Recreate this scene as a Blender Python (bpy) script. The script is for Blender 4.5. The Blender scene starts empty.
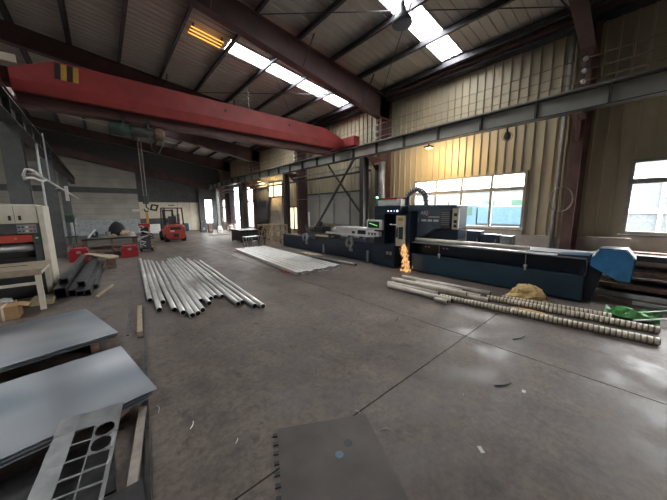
import bpy, math, random
from mathutils import Vector, Matrix
random.seed(7)
sc = bpy.context.scene
COL = sc.collection

# ------------------------------------------------------------------ camera
F_PX = 266.78
cam_data = bpy.data.cameras.new('camera')
cam = bpy.data.objects.new('camera', cam_data)
COL.objects.link(cam)
cam_data.sensor_fit = 'HORIZONTAL'
cam_data.sensor_width = 36.0
cam_data.lens = F_PX / 667.0 * 36.0
cam_data.clip_start = 0.05
cam_data.clip_end = 400
_y = Vector((102 - 333.5, -(212 - 250), -F_PX)).normalized()      # hall length in camera axes
_x = Vector((648 - 333.5, -(207 - 250), -F_PX))
_x = (_x - _y * _x.dot(_y)).normalized()                            # hall width in camera axes
_z = _x.cross(_y)
cam.matrix_world = Matrix.Translation((0, 0, 1.85)) @ Matrix((_x, _y, _z)).to_4x4()
sc.camera = cam

# ------------------------------------------------------------------ daylight and exposure
world = bpy.data.worlds.new('overcast_sky')
sc.world = world
world.use_nodes = True
_bg = world.node_tree.nodes['Background']
_bg.inputs['Color'].default_value = (0.98, 0.97, 0.95, 1)
_bg.inputs['Strength'].default_value = 9.0
sc.view_settings.view_transform = 'Standard'
sc.view_settings.look = 'None'
sc.view_settings.gamma = 1.0
sc.view_settings.exposure = 1.6
sc.view_settings.use_curve_mapping = False
sc.cycles.use_denoising = True
sc.cycles.max_bounces = 8
sc.cycles.diffuse_bounces = 5
sc.cycles.glossy_bounces = 4
sc.cycles.transparent_max_bounces = 12
sc.cycles.sample_clamp_indirect = 8.0
sc.cycles.caustics_reflective = False
sc.cycles.caustics_refractive = False


def portal(loc, size_x, size_y, rot):
    """daylight portal: guides sky sampling through a real opening, gives no light of its own"""
    l = bpy.data.lights.new('daylight_portal', 'AREA')
    l.shape = 'RECTANGLE'
    l.size, l.size_y = size_x, size_y
    l.cycles.is_portal = True
    o = bpy.data.objects.new('daylight_portal', l)
    o.location = loc
    o.rotation_euler = rot
    COL.objects.link(o)


# openings of the long right wall: (y0, y1, z0, z1)
XW = 9.35
OPEN_R = {'behind': (-9.6, -5.7, 1.22, 2.92), 'near': (-3.6, 0.36, 1.22, 2.92), 'mid': (2.33, 6.03, 1.22, 2.92),
          'amber_low': (14.2, 15.3, 0.6, 2.1), 'amber_high': (16.1, 18.6, 2.75, 3.85),
          'tall': (20.1, 22.0, 0.45, 4.0), 'door': (22.7, 25.2, 0.0, 4.0), 'end': (26.0, 28.2, 0.7, 3.0)}
for k, (a, b, c, d) in OPEN_R.items():
    if not k.startswith('amber'):
        portal((XW + 0.12, (a + b) / 2, (c + d) / 2), d - c, b - a, (0, math.radians(90), 0))
ROOF_E, ROOF_S = 6.45, 0.12


def roof_z(x):
    return ROOF_E + ROOF_S * (XW - x)


# translucent roof strips: y0, y1 and the spans in x that are glazed
SKY = [(-5.7, -5.0, [(-7.8, -2.8), (3.62, 8.72)]), (-0.8, -0.1, [(-7.8, -2.8)]), (4.1, 4.8, [(-7.8, -2.8), (3.62, 8.72)]),
       (9.0, 9.7, [(-7.8, -2.8), (3.62, 8.72)]), (13.9, 14.6, [(-7.8, -2.8), (4.9, 8.72)]), (18.8, 19.5, [(-7.8, 3.4)])]  # unseen left, rear and far strips are added to bring in more daylight
for a, b, spans_x in SKY:
    for xa, xb in spans_x:
        xm = (xa + xb) / 2
        portal((xm, (a + b) / 2, roof_z(xm) + 0.05), xb - xa, b - a, (0, math.atan(ROOF_S), 0))


# ------------------------------------------------------------------ materials
def new_mat(name):
    m = bpy.data.materials.new(name)
    m.use_nodes = True
    nt = m.node_tree
    return m, nt, nt.nodes['Principled BSDF']


def rgb(c):
    return (c[0], c[1], c[2], 1)


def mat(name, col, rough=0.6, metal=0.0, col2=None, scale=6.0, bump=0.0, stretch=(1, 1, 1), emit=0.0, detail=5.0, lo=0.35, hi=0.7, spec=0.5):
    """plain procedural paint, metal or wood: two tones mixed by noise in object space"""
    m, nt, p = new_mat(name)
    p.inputs['Metallic'].default_value = metal
    p.inputs['Specular IOR Level'].default_value = spec
    tc = nt.nodes.new('ShaderNodeTexCoord')
    mp = nt.nodes.new('ShaderNodeMapping')
    mp.inputs['Scale'].default_value = stretch
    no = nt.nodes.new('ShaderNodeTexNoise')
    no.inputs['Scale'].default_value = scale
    no.inputs['Detail'].default_value = detail
    nt.links.new(tc.outputs['Object'], mp.inputs['Vector'])
    nt.links.new(mp.outputs['Vector'], no.inputs['Vector'])
    cr = nt.nodes.new('ShaderNodeValToRGB')
    c2 = col2 or tuple(v * 0.72 for v in col)
    cr.color_ramp.elements[0].position = lo
    cr.color_ramp.elements[0].color = rgb(c2)
    cr.color_ramp.elements[1].position = hi
    cr.color_ramp.elements[1].color = rgb(col)
    nt.links.new(no.outputs['Fac'], cr.inputs['Fac'])
    nt.links.new(cr.outputs['Color'], p.inputs['Base Color'])
    mr = nt.nodes.new('ShaderNodeMapRange')
    mr.inputs['To Min'].default_value = min(1, rough + 0.12)
    mr.inputs['To Max'].default_value = max(0.04, rough - 0.12)
    nt.links.new(no.outputs['Fac'], mr.inputs['Value'])
    nt.links.new(mr.outputs['Result'], p.inputs['Roughness'])
    if bump:
        b = nt.nodes.new('ShaderNodeBump')
        b.inputs['Strength'].default_value = bump
        b.inputs['Distance'].default_value = 0.01
        nt.links.new(no.outputs['Fac'], b.inputs['Height'])
        nt.links.new(b.outputs['Normal'], p.inputs['Normal'])
    if emit:
        p.inputs['Emission Color'].default_value = rgb(col)
        p.inputs['Emission Strength'].default_value = emit
    return m


def floor_mat():
    m, nt, p = new_mat('worn_concrete')
    g = nt.nodes.new('ShaderNodeNewGeometry')
    L = nt.links.new

    def noise(scale, detail, stretch=(1, 1, 1), rough=0.6):
        mp = nt.nodes.new('ShaderNodeMapping')
        mp.inputs['Scale'].default_value = stretch
        L(g.outputs['Position'], mp.inputs['Vector'])
        n = nt.nodes.new('ShaderNodeTexNoise')
        n.inputs['Scale'].default_value = scale
        n.inputs['Detail'].default_value = detail
        n.inputs['Roughness'].default_value = rough
        L(mp.outputs['Vector'], n.inputs['Vector'])
        return n.outputs['Fac']

    def ramp(f, a, b, ca, cb):
        r = nt.nodes.new('ShaderNodeValToRGB')
        r.color_ramp.elements[0].position = a
        r.color_ramp.elements[0].color = rgb(ca)
        r.color_ramp.elements[1].position = b
        r.color_ramp.elements[1].color = rgb(cb)
        L(f, r.inputs['Fac'])
        return r.outputs['Color']

    def mul(a, b, fac=1.0):
        x = nt.nodes.new('ShaderNodeMix')
        x.data_type = 'RGBA'
        x.blend_type = 'MULTIPLY'
        x.inputs['Factor'].default_value = fac
        L(a, x.inputs['A'])
        L(b, x.inputs['B'])
        return x.outputs['Result']
    big = noise(0.55, 6)
    mid = noise(2.6, 8)
    fine = noise(22, 6, rough=0.75)
    spots = noise(4.2, 7, (1.0, 0.7, 1), 0.72)
    streak = noise(1.5, 5, (1.0, 0.18, 1))
    c = ramp(big, 0.32, 0.68, (0.125, 0.099, 0.083), (0.232, 0.196, 0.170))
    c = mul(c, ramp(mid, 0.33, 0.68, (0.52, 0.52, 0.53), (1.18, 1.15, 1.12)))
    blot = noise(11.0, 4, rough=0.65)
    c = mul(c, ramp(blot, 0.36, 0.56, (0.62, 0.61, 0.60), (1.06, 1.06, 1.06)), 0.45)
    c = mul(c, ramp(streak, 0.38, 0.6, (0.72, 0.72, 0.73), (1, 1, 1)), 0.8)
    c = mul(c, ramp(fine, 0.36, 0.62, (0.62, 0.62, 0.62), (1.10, 1.10, 1.10)), 0.6)
    c = mul(c, ramp(spots, 0.34, 0.44, (0.50, 0.49, 0.48), (1, 1, 1)), 0.8)
    L(c, p.inputs['Base Color'])
    mr = nt.nodes.new('ShaderNodeMapRange')
    mr.inputs['From Min'].default_value = 0.34
    mr.inputs['From Max'].default_value = 0.66
    mr.inputs['To Min'].default_value = 0.38
    mr.inputs['To Max'].default_value = 0.75
    L(mid, mr.inputs['Value'])
    L(mr.outputs['Result'], p.inputs['Roughness'])
    p.inputs['Specular IOR Level'].default_value = 0.38
    b = nt.nodes.new('ShaderNodeBump')
    b.inputs['Strength'].default_value = 0.12
    b.inputs['Distance'].default_value = 0.004
    L(fine, b.inputs['Height'])
    L(b.outputs['Normal'], p.inputs['Normal'])
    return m


def pane_mat(name, tint=(1, 1, 1), gloss=0.06, haze=0.0):
    m, nt, p = new_mat(name)
    nt.nodes.remove(p)
    out = nt.nodes['Material Output']
    tr = nt.nodes.new('ShaderNodeBsdfTransparent')
    tr.inputs['Color'].default_value = rgb(tint)
    gl = nt.nodes.new('ShaderNodeBsdfGlossy')
    gl.inputs['Roughness'].default_value = 0.12
    mx = nt.nodes.new('ShaderNodeMixShader')
    mx.inputs['Fac'].default_value = gloss
    nt.links.new(tr.outputs[0], mx.inputs[1])
    nt.links.new(gl.outputs[0], mx.inputs[2])
    last = mx
    if haze:
        tl = nt.nodes.new('ShaderNodeBsdfTranslucent')
        tl.inputs['Color'].default_value = rgb(tint)
        m2 = nt.nodes.new('ShaderNodeMixShader')
        m2.inputs['Fac'].default_value = haze
        nt.links.new(mx.outputs[0], m2.inputs[1])
        nt.links.new(tl.outputs[0], m2.inputs[2])
        last = m2
    nt.links.new(last.outputs[0], out.inputs['Surface'])
    return m


def wrap_mat():
    """plastic spiral wrap on tube: light film with darker bands along local length"""
    m, nt, p = new_mat('spiral_wrap')
    tc = nt.nodes.new('ShaderNodeTexCoord')
    no = nt.nodes.new('ShaderNodeTexNoise')
    no.inputs['Scale'].default_value = 9
    nt.links.new(tc.outputs['Object'], no.inputs['Vector'])
    cr = nt.nodes.new('ShaderNodeValToRGB')
    cr.color_ramp.elements[0].color = (0.68, 0.60, 0.46, 1)
    cr.color_ramp.elements[1].color = (0.88, 0.82, 0.70, 1)
    nt.links.new(no.outputs['Fac'], cr.inputs['Fac'])
    nt.links.new(cr.outputs['Color'], p.inputs['Base Color'])
    p.inputs['Roughness'].default_value = 0.35
    return m


def spark_mat():
    m, nt, p = new_mat('hot_sparks')
    tc = nt.nodes.new('ShaderNodeTexCoord')
    no = nt.nodes.new('ShaderNodeTexNoise')
    no.inputs['Scale'].default_value = 14
    nt.links.new(tc.outputs['Object'], no.inputs['Vector'])
    cr = nt.nodes.new('ShaderNodeValToRGB')
    cr.color_ramp.elements[0].position = 0.35
    cr.color_ramp.elements[0].color = (0.75, 0.24, 0.03, 1)
    cr.color_ramp.elements[1].position = 0.62
    cr.color_ramp.elements[1].color = (1.0, 0.72, 0.35, 1)
    nt.links.new(no.outputs['Fac'], cr.inputs['Fac'])
    nt.links.new(cr.outputs['Color'], p.inputs['Emission Color'])
    p.inputs['Emission Strength'].default_value = 0.32
    p.inputs['Base Color'].default_value = (0.3, 0.12, 0.02, 1)
    return m


M = {
    'floor': floor_mat(),
    'joint': mat('joint_dirt', (0.03, 0.028, 0.026), 0.9),
    'wall_sheet': mat('grey_yellow_wall_sheet', (0.56, 0.49, 0.34), 0.5, 0.1, (0.42, 0.38, 0.28), 1.2, stretch=(1, 1, 0.3)),
    'wall_back': mat('outer_wall_sheet', (0.35, 0.34, 0.30), 0.7),
    'plinth': mat('plastered_plinth', (0.60, 0.56, 0.50), 0.8, 0, (0.40, 0.35, 0.30), 2.5),
    'siding': mat('beige_siding', (0.40, 0.38, 0.33), 0.7, 0, (0.30, 0.29, 0.26), 1.0),
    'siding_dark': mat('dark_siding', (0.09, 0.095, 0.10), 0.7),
    'siding_pale': mat('pale_grey_siding', (0.42, 0.45, 0.47), 0.7),
    'cream_wall': mat('cream_partition', (0.70, 0.64, 0.50), 0.7, 0, (0.55, 0.50, 0.40), 1.0),
    'roof': mat('roof_sheet', (0.50, 0.48, 0.44), 0.6, 0.0, (0.40, 0.39, 0.37), 0.9, stretch=(0.3, 1, 1)),
    'purlin': mat('dark_steel_purlin', (0.075, 0.072, 0.085), 0.55, 0.3),
    'rafter': mat('red_brown_rafter', (0.11, 0.062, 0.060), 0.6, 0.1, (0.075, 0.045, 0.045), 2.0),
    'column': mat('red_primer_column', (0.24, 0.125, 0.105), 0.6, 0.05, (0.13, 0.075, 0.066), 3.0),
    'post': mat('dark_grey_post', (0.085, 0.080, 0.078), 0.5, 0.3),
    'beam': mat('grey_green_runway', (0.56, 0.58, 0.52), 0.42, 0.2, (0.42, 0.44, 0.40), 2.0),
    'beam_dark': mat('runway_flange', (0.10, 0.10, 0.095), 0.5, 0.4),
    'leftcol': mat('grey_column_paint', (0.115, 0.125, 0.125), 0.6),
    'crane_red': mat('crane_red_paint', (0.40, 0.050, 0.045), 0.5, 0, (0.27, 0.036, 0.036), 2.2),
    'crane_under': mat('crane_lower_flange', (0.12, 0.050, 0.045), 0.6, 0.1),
    'black': mat('black_paint', (0.018, 0.018, 0.020), 0.5),
    'rubber': mat('black_rubber', (0.02, 0.02, 0.02), 0.8),
    'yellow': mat('warning_yellow', (0.65, 0.36, 0.05), 0.55),
    'machine_blue': mat('machine_navy_paint', (0.012, 0.027, 0.052), 0.38, 0, (0.009, 0.020, 0.039), 3.0),
    'hood_blue': mat('hood_slate_paint', (0.075, 0.105, 0.14), 0.30, 0, (0.06, 0.085, 0.115), 2.0),
    'bright_blue': mat('bright_blue_paint', (0.06, 0.29, 0.66), 0.35),
    'bed_blue': mat('bed_panel_paint', (0.017, 0.058, 0.098), 0.36, 0, (0.014, 0.044, 0.076), 2.0),
    'white': mat('white_paint', (0.75, 0.75, 0.72), 0.45, 0, (0.62, 0.62, 0.60)),
    'cream': mat('cream_paint', (0.66, 0.62, 0.50), 0.5, 0, (0.56, 0.52, 0.42)),
    'grey': mat('mid_grey_paint', (0.30, 0.31, 0.32), 0.5),
    'dark_grey': mat('charcoal_paint', (0.07, 0.075, 0.08), 0.5),
    'steel_pipe': mat('bare_steel_tube', (0.72, 0.71, 0.68), 0.34, 0.6, (0.52, 0.51, 0.49), 7.0, stretch=(1, 0.25, 1)),
    'pipe_inside': mat('tube_bore', (0.05, 0.045, 0.04), 0.8),
    'sheet': mat('mill_sheet_steel', (0.38, 0.40, 0.42), 0.34, 0.85, (0.19, 0.23, 0.27), 0.8, stretch=(1, 1.6, 1), detail=1.5),  # broad two-tone noise puts an uneven bright reflection into the sheet colour
    'cut_plate': mat('bare_cut_plate', (0.34, 0.345, 0.35), 0.45, 0.7, (0.20, 0.205, 0.21), 5.0),
    'dark_steel': mat('oily_dark_steel', (0.075, 0.075, 0.078), 0.4, 0.55, (0.035, 0.035, 0.037), 9.0),
    'floor_plate': mat('worn_floor_plate', (0.090, 0.074, 0.067), 0.6, 0.0, (0.060, 0.050, 0.045), 4.0, bump=0.15),
    'rust': mat('rusty_steel', (0.27, 0.18, 0.13), 0.75, 0.1, (0.14, 0.092, 0.068), 12.0),
    'bar_steel': mat('grey_bar_steel', (0.46, 0.42, 0.37), 0.5, 0.4, (0.27, 0.23, 0.20), 8.0),
    'wood': mat('raw_timber', (0.44, 0.36, 0.25), 0.75, 0, (0.30, 0.23, 0.15), 9.0, stretch=(4, 1, 4)),
    'bench_wood': mat('bench_board', (0.36, 0.30, 0.22), 0.7, 0, (0.26, 0.21, 0.15), 7.0, stretch=(1, 5, 1)),
    'cardboard': mat('cardboard', (0.42, 0.26, 0.13), 0.85, 0, (0.34, 0.20, 0.10)),
    'tape': mat('packing_tape', (0.72, 0.68, 0.58), 0.4),
    'red': mat('toolbox_red', (0.40, 0.018, 0.025), 0.4),
    'fork_red': mat('forklift_red', (0.50, 0.075, 0.055), 0.45, 0, (0.36, 0.05, 0.04)),
    'green': mat('green_plastic', (0.12, 0.42, 0.12), 0.4, 0, (0.07, 0.30, 0.08), 5.0),
    'green_dark': mat('dark_green_paint', (0.03, 0.07, 0.05), 0.5),
    'foam': mat('golden_packing_foam', (0.84, 0.62, 0.32), 0.85, 0, (0.62, 0.42, 0.18), 14.0, bump=0.5),
    'wrap': wrap_mat(),
    'wrap_gap': mat('wrap_gap_brown', (0.30, 0.22, 0.15), 0.6),
    'frame': mat('window_frame_grey', (0.42, 0.41, 0.38), 0.5),
    'pane': pane_mat('window_glass', (0.96, 0.98, 1.0)),
    'amber_pane': pane_mat('amber_film_pane', (0.20, 0.155, 0.085), 0.04, 0.94),
    'skylight': pane_mat('skylight_sheet', (0.95, 0.97, 1.0), 0.03, 0.35),
    'curtain': mat('pale_lilac_curtain', (0.42, 0.42, 0.50), 0.8),
    'curtain_dark': mat('grey_plastic_strip', (0.12, 0.13, 0.15), 0.35),
    'duct': mat('galvanised_duct', (0.42, 0.43, 0.43), 0.4, 0.6),
    'chrome': mat('polished_tube', (0.70, 0.66, 0.58), 0.25, 0.8),
    'pale_tube': mat('pale_satin_tube', (0.80, 0.74, 0.65), 0.4, 0.1, (0.62, 0.57, 0.50), 6.0),
    'screen': mat('display_glass', (0.03, 0.07, 0.05), 0.15),
    'screen_line': mat('display_line', (0.30, 0.85, 0.25), 0.4, emit=0.8),
    'led': mat('green_beacon', (0.10, 1.0, 0.35), 0.4, emit=4.0),
    'led_blue': mat('blue_indicator', (0.25, 0.35, 1.0), 0.4, emit=1.2),
    'led_white': mat('white_indicator', (0.85, 0.88, 1.0), 0.4, emit=1.0),
    'amber_tube': mat('amber_heater_tube', (1.0, 0.42, 0.08), 0.4, emit=0.7),
    'lamp_glass': mat('warm_lamp_glass', (1.0, 0.78, 0.42), 0.4, emit=0.35),
    'spark': spark_mat(),
    'cloth_black': mat('black_tarpaulin', (0.012, 0.013, 0.017), 0.7),
    'cloth_beige': mat('beige_rag', (0.55, 0.43, 0.28), 0.9, 0, (0.40, 0.30, 0.18), 12.0),
    'red_text': mat('red_print', (0.70, 0.06, 0.05), 0.5),
    'paper': mat('white_paper', (0.75, 0.75, 0.73), 0.8),
    'ground': mat('yard_concrete', (0.22, 0.21, 0.20), 0.9),
    'yard_blue': mat('truck_blue', (0.035, 0.085, 0.13), 0.5),
    'yard_orange': mat('clay_heap', (0.12, 0.075, 0.045), 0.9),
    'yard_grey': mat('shed_grey', (0.085, 0.098, 0.105), 0.8),
    'chip': mat('bright_metal_chip', (0.75, 0.74, 0.70), 0.4, 0.5),
    'stain_blue': mat('blue_paint_mark', (0.13, 0.20, 0.28), 0.6),
}


# ------------------------------------------------------------------ mesh helpers
class MB:
    def __init__(s):
        s.v, s.f, s.inner = [], [], set()

    def add(s, vs, fs):
        n = len(s.v)
        s.v += [tuple(v) for v in vs]
        s.f += [tuple(i + n for i in f) for f in fs]
        return s

    def box(s, x0, x1, y0, y1, z0, z1):
        return s.add([(x0, y0, z0), (x1, y0, z0), (x1, y1, z0), (x0, y1, z0), (x0, y0, z1), (x1, y0, z1), (x1, y1, z1), (x0, y1, z1)],
                     [(0, 3, 2, 1), (4, 5, 6, 7), (0, 1, 5, 4), (1, 2, 6, 5), (2, 3, 7, 6), (3, 0, 4, 7)])

    def bar(s, p, q, w, h, up=(0, 0, 1)):
        p, q = Vector(p), Vector(q)
        d = (q - p).normalized()
        u = Vector(up)
        sd = d.cross(u)
        if sd.length < 1e-4:
            sd = d.cross(Vector((1, 0, 0)))
        sd.normalize()
        u = sd.cross(d)
        vs = []
        for e in (p, q):
            for a, b in ((-1, -1), (1, -1), (1, 1), (-1, 1)):
                vs.append(e + sd * (a * w / 2) + u * (b * h / 2))
        return s.add(vs, [(0, 1, 2, 3), (7, 6, 5, 4), (0, 4, 5, 1), (1, 5, 6, 2), (2, 6, 7, 3), (3, 7, 4, 0)])

    def _ring(s, c, d, r, n, ph=0.0):
        d = Vector(d).normalized()
        a = d.cross(Vector((0, 0, 1)))
        if a.length < 1e-3:
            a = d.cross(Vector((1, 0, 0)))
        a.normalize()
        b = d.cross(a)
        return [Vector(c) + a * (r * math.cos(2 * math.pi * i / n + ph)) + b * (r * math.sin(2 * math.pi * i / n + ph)) for i in range(n)]

    def cyl(s, p, q, r, n=14, r2=None, caps=True):
        d = Vector(q) - Vector(p)
        vs = s._ring(p, d, r, n) + s._ring(q, d, r if r2 is None else r2, n)
        fs = [(i, (i + 1) % n, n + (i + 1) % n, n + i) for i in range(n)]
        if caps:
            fs += [tuple(range(n))[::-1], tuple(range(n, 2 * n))]
        return s.add(vs, fs)

    def pipe(s, p, q, ro, ri, n=14):
        d = Vector(q) - Vector(p)
        vs = s._ring(p, d, ro, n) + s._ring(q, d, ro, n) + s._ring(p, d, ri, n) + s._ring(q, d, ri, n)
        fs = []
        for i in range(n):
            j = (i + 1) % n
            fs += [(i, j, n + j, n + i), (2 * n + j, 2 * n + i, 3 * n + i, 3 * n + j), (j, i, 2 * n + i, 2 * n + j), (n + i, n + j, 3 * n + j, 3 * n + i)]
        n0 = len(s.f)
        s.inner |= {n0 + 4 * i + 1 for i in range(n)}
        return s.add(vs, fs)

    def path(s, pts, r, n=8):
        pts = [Vector(p) for p in pts]
        rings = []
        for i, p in enumerate(pts):
            d = pts[min(i + 1, len(pts) - 1)] - pts[max(i - 1, 0)]
            rings.append(s._ring(p, d, r, n))
        vs = [v for rg in rings for v in rg]
        fs = []
        for k in range(len(pts) - 1):
            for i in range(n):
                j = (i + 1) % n
                fs.append((k * n + i, k * n + j, (k + 1) * n + j, (k + 1) * n + i))
        m = (len(pts) - 1) * n
        fs += [tuple(range(n))[::-1], tuple(range(m, m + n))]
        return s.add(vs, fs)

    def prism(s, poly, axis, a, b):
        """extrude a 2-D polygon along an axis; poly in the other two axes in x,y,z order"""
        def P(u, w, t):
            return {0: (t, u, w), 1: (u, t, w), 2: (u, w, t)}[axis]
        n = len(poly)
        vs = [P(u, w, a) for u, w in poly] + [P(u, w, b) for u, w in poly]
        fs = [tuple(range(n))[::-1], tuple(range(n, 2 * n))] + [(i, (i + 1) % n, n + (i + 1) % n, n + i) for i in range(n)]
        return s.add(vs, fs)

    def lathe(s, c, prof, n=20, axis=2):
        """prof: (radius, height) rows about an axis through c"""
        vs, fs = [], []
        for r, h in prof:
            for i in range(n):
                a = 2 * math.pi * i / n
                u, w = r * math.cos(a), r * math.sin(a)
                o = {0: (h, u, w), 1: (u, h, w), 2: (u, w, h)}[axis]
                vs.append((c[0] + o[0], c[1] + o[1], c[2] + o[2]))
        for k in range(len(prof) - 1):
            for i in range(n):
                j = (i + 1) % n
                fs.append((k * n + i, k * n + j, (k + 1) * n + j, (k + 1) * n + i))
        m = (len(prof) - 1) * n
        fs += [tuple(range(n))[::-1], tuple(range(m, m + n))]
        return s.add(vs, fs)

    def lump(s, c, rx, ry, rz, seed=0, jag=0.25, nu=14, nv=8):
        """irregular half-buried heap"""
        rnd = random.Random(seed)
        vs, fs = [], []
        for k in range(nv + 1):
            t = k / nv * math.pi / 2
            for i in range(nu):
                a = 2 * math.pi * i / nu
                q = 1 + jag * (rnd.random() - 0.5) * 2
                vs.append((c[0] + rx * math.cos(a) * math.cos(t) * q, c[1] + ry * math.sin(a) * math.cos(t) * q, c[2] + rz * math.sin(t) * (1 + jag * (rnd.random() - 0.5))))
        for k in range(nv):
            for i in range(nu):
                j = (i + 1) % nu
                fs.append((k * nu + i, k * nu + j, (k + 1) * nu + j, (k + 1) * nu + i))
        fs += [tuple(range(nu))[::-1], tuple(range(nv * nu, nv * nu + nu))]
        return s.add(vs, fs)

    def build(s, name, m, parent=None, smooth=False, bevel=0.0):
        me = bpy.data.meshes.new(name)
        me.from_pydata(s.v, [], s.f)
        if s.inner:
            me.materials.append(M[m])
            me.materials.append(M['pipe_inside'])
            for i in s.inner:
                me.polygons[i].material_index = 1
        me.validate()
        import bmesh
        b = bmesh.new()
        b.from_mesh(me)
        bmesh.ops.recalc_face_normals(b, faces=b.faces)
        b.to_mesh(me)
        b.free()
        if not s.inner:
            me.materials.append(M[m])
        o = bpy.data.objects.new(name, me)
        COL.objects.link(o)
        if parent is not None:
            o.parent = parent
            if parent.get('_root'):
                o.matrix_parent_inverse = Matrix.Translation(-Vector(parent.location))
        if smooth:
            for p_ in me.polygons:
                p_.use_smooth = len(p_.vertices) == 4
        if bevel:
            md = o.modifiers.new('edge', 'BEVEL')
            md.width = bevel
            md.segments = 2
            md.limit_method = 'ANGLE'
        return o


def tag(o, label, cat, group=None):
    o['label'] = label
    o['category'] = cat
    if group:
        o['group'] = group
    return o


def thing(name, label, cat, loc=(0, 0, 0), group=None):
    """an Empty at the thing's base; children are built in world coordinates"""
    o = bpy.data.objects.new(name, None)
    o.empty_display_size = 0.1
    COL.objects.link(o)
    o.location = loc
    o['_root'] = 1
    return tag(o, label, cat, group)


def struct(o):
    o['kind'] = 'structure'
    return o


def struct_empty(name, loc=(0, 0, 0)):
    o = bpy.data.objects.new(name, None)
    COL.objects.link(o)
    o.location = loc
    o['_root'] = 1
    return struct(o)


def share(src, name, parent, loc, rot=None):
    """another copy of a mesh object under the same or another parent"""
    c = src.copy()
    c.name = name
    COL.objects.link(c)
    c.parent = parent
    c.matrix_parent_inverse = src.matrix_parent_inverse.copy() if src.parent is parent else Matrix.Identity(4)
    c.location = loc
    if rot:
        c.rotation_euler = rot
    return c


def text(name, body, size, m, parent, loc, rot, ext=0.002):
    cu = bpy.data.curves.new(name, 'FONT')
    cu.body = body
    cu.size = size
    cu.extrude = ext
    cu.materials.append(M[m])
    tmp = bpy.data.objects.new(name, cu)
    COL.objects.link(tmp)
    bpy.context.view_layer.update()
    me = bpy.data.meshes.new_from_object(tmp)
    bpy.data.objects.remove(tmp)
    if not me.materials:
        me.materials.append(M[m])
    o = bpy.data.objects.new(name, me)
    COL.objects.link(o)
    o.parent = parent
    if parent is not None and parent.get('_root'):
        o.matrix_parent_inverse = Matrix.Translation(-Vector(parent.location))
    o.location = loc
    o.rotation_euler = rot
    return o


ORD = ['first', 'second', 'third', 'fourth', 'fifth', 'sixth', 'seventh', 'eighth', 'ninth', 'tenth', 'eleventh', 'twelfth',
       'thirteenth', 'fourteenth', 'fifteenth', 'sixteenth', 'seventeenth', 'eighteenth', 'nineteenth', 'twentieth']
PI = math.pi
FRAMES = [-10.75, -4.75, 1.25, 7.25, 13.25, 19.25, 25.25]
Y0, Y1, XL = -11.0, 28.6, -9.0

# ================================================================== SETTING
# ---- floor: two slab rows cut by recessed joints
floor = struct(MB().box(XL - 0.3, XW + 0.3, Y0 - 0.3, Y1 + 0.3, -0.25, -0.02).build('floor', 'joint'))
gx, gy, hw = [XL - 0.2, -2.3, 3.86, XW + 0.2], [Y0 - 0.2, 1.54, Y1 + 0.2], 0.006
for i in range(3):
    for j in range(2):
        MB().box(gx[i] + hw, gx[i + 1] - hw, gy[j] + hw, gy[j + 1] - hw, -0.02, 0.0).build('floor_slab', 'floor', floor)


# ---- cladding
def ribbed(y0, y1, z0, z1, x):
    """vertical trapezoid ribs every quarter metre, standing proud towards the hall (-x)"""
    b = MB()
    w, n = y1 - y0, max(1, round((y1 - y0) / 0.25))
    st = w / n
    prof = []
    for k in range(n):
        a = y0 + k * st
        prof += [(a, 0), (a + st * 0.80, 0), (a + st * 0.83, -0.05), (a + st * 0.95, -0.05), (a + st * 0.98, 0)]
    prof.append((y1, 0))
    vs = [(x + d, y, z0) for y, d in prof] + [(x + d, y, z1) for y, d in prof]
    m = len(prof)
    b.add(vs, [(i, i + 1, m + i + 1, m + i) for i in range(m - 1)])
    return b


def spans(lo, hi, step):
    n = max(1, round((hi - lo) / step))
    return [(lo + (hi - lo) * k / n, lo + (hi - lo) * (k + 1) / n) for k in range(n)]


def clad_rects(y_lo, y_hi, z_lo, z_hi, opens):
    """rectangles of a wall left over around its openings"""
    out = []
    ys = sorted({y_lo, y_hi} | {o[0] for o in opens} | {o[1] for o in opens})
    for a, b in zip(ys, ys[1:]):
        cut = sorted((o[2], o[3]) for o in opens if o[0] <= a + 1e-6 and o[1] >= b - 1e-6)
        z = z_lo
        for c, d in cut:
            if c > z:
                out.append((a, b, z, c))
            z = d
        if z < z_hi:
            out.append((a, b, z, z_hi))
    return out


opens_r = list(OPEN_R.values())
bm = MB()
for a, b, c, d in clad_rects(Y0, Y1, 0, roof_z(XW), opens_r):
    bm.box(XW + 0.06, XW + 0.16, a, b, c, d)
wall_right = struct(bm.build('wall_right', 'wall_back'))
for a, b, c, d in clad_rects(Y0, Y1, 1.08, roof_z(XW) - 0.02, opens_r):
    for p, q in spans(a, b, 1.0):
        ribbed(p, q, c, d, XW + 0.05).build('wall_panel', 'wall_sheet', wall_right)
for a, b, c, d in clad_rects(Y0, Y1, 0.0, 1.08, opens_r):
    MB().box(XW - 0.10, XW + 0.06, a, b, c, d).build('plinth', 'plinth', wall_right)
for y in FRAMES:                       # wall columns: two flanges and a web
    c = MB().box(8.64, 8.67, y - 0.10, y + 0.10, 0, 5.42).build('column_flange', 'column', wall_right)
    MB().box(8.67, 9.26, y - 0.012, y + 0.012, 0, 6.2).build('column_web', 'rafter', wall_right)
    MB().box(9.24, 9.27, y - 0.13, y + 0.13, 0, 6.2).build('column_flange', 'column', wall_right)
    MB().box(8.67, 9.24, y - 0.12, y + 0.12, 5.40, 5.43).build('stiffener_plate', 'column', wall_right)
    MB().prism([(7.98, 3.86), (8.64, 3.86), (8.64, 3.40), (8.50, 3.40)], 1, y - 0.03, y + 0.03).build('runway_bracket', 'column', wall_right)
    MB().box(7.95, 8.64, y - 0.11, y + 0.11, 3.86, 3.90).build('runway_bracket', 'column', wall_right)
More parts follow.
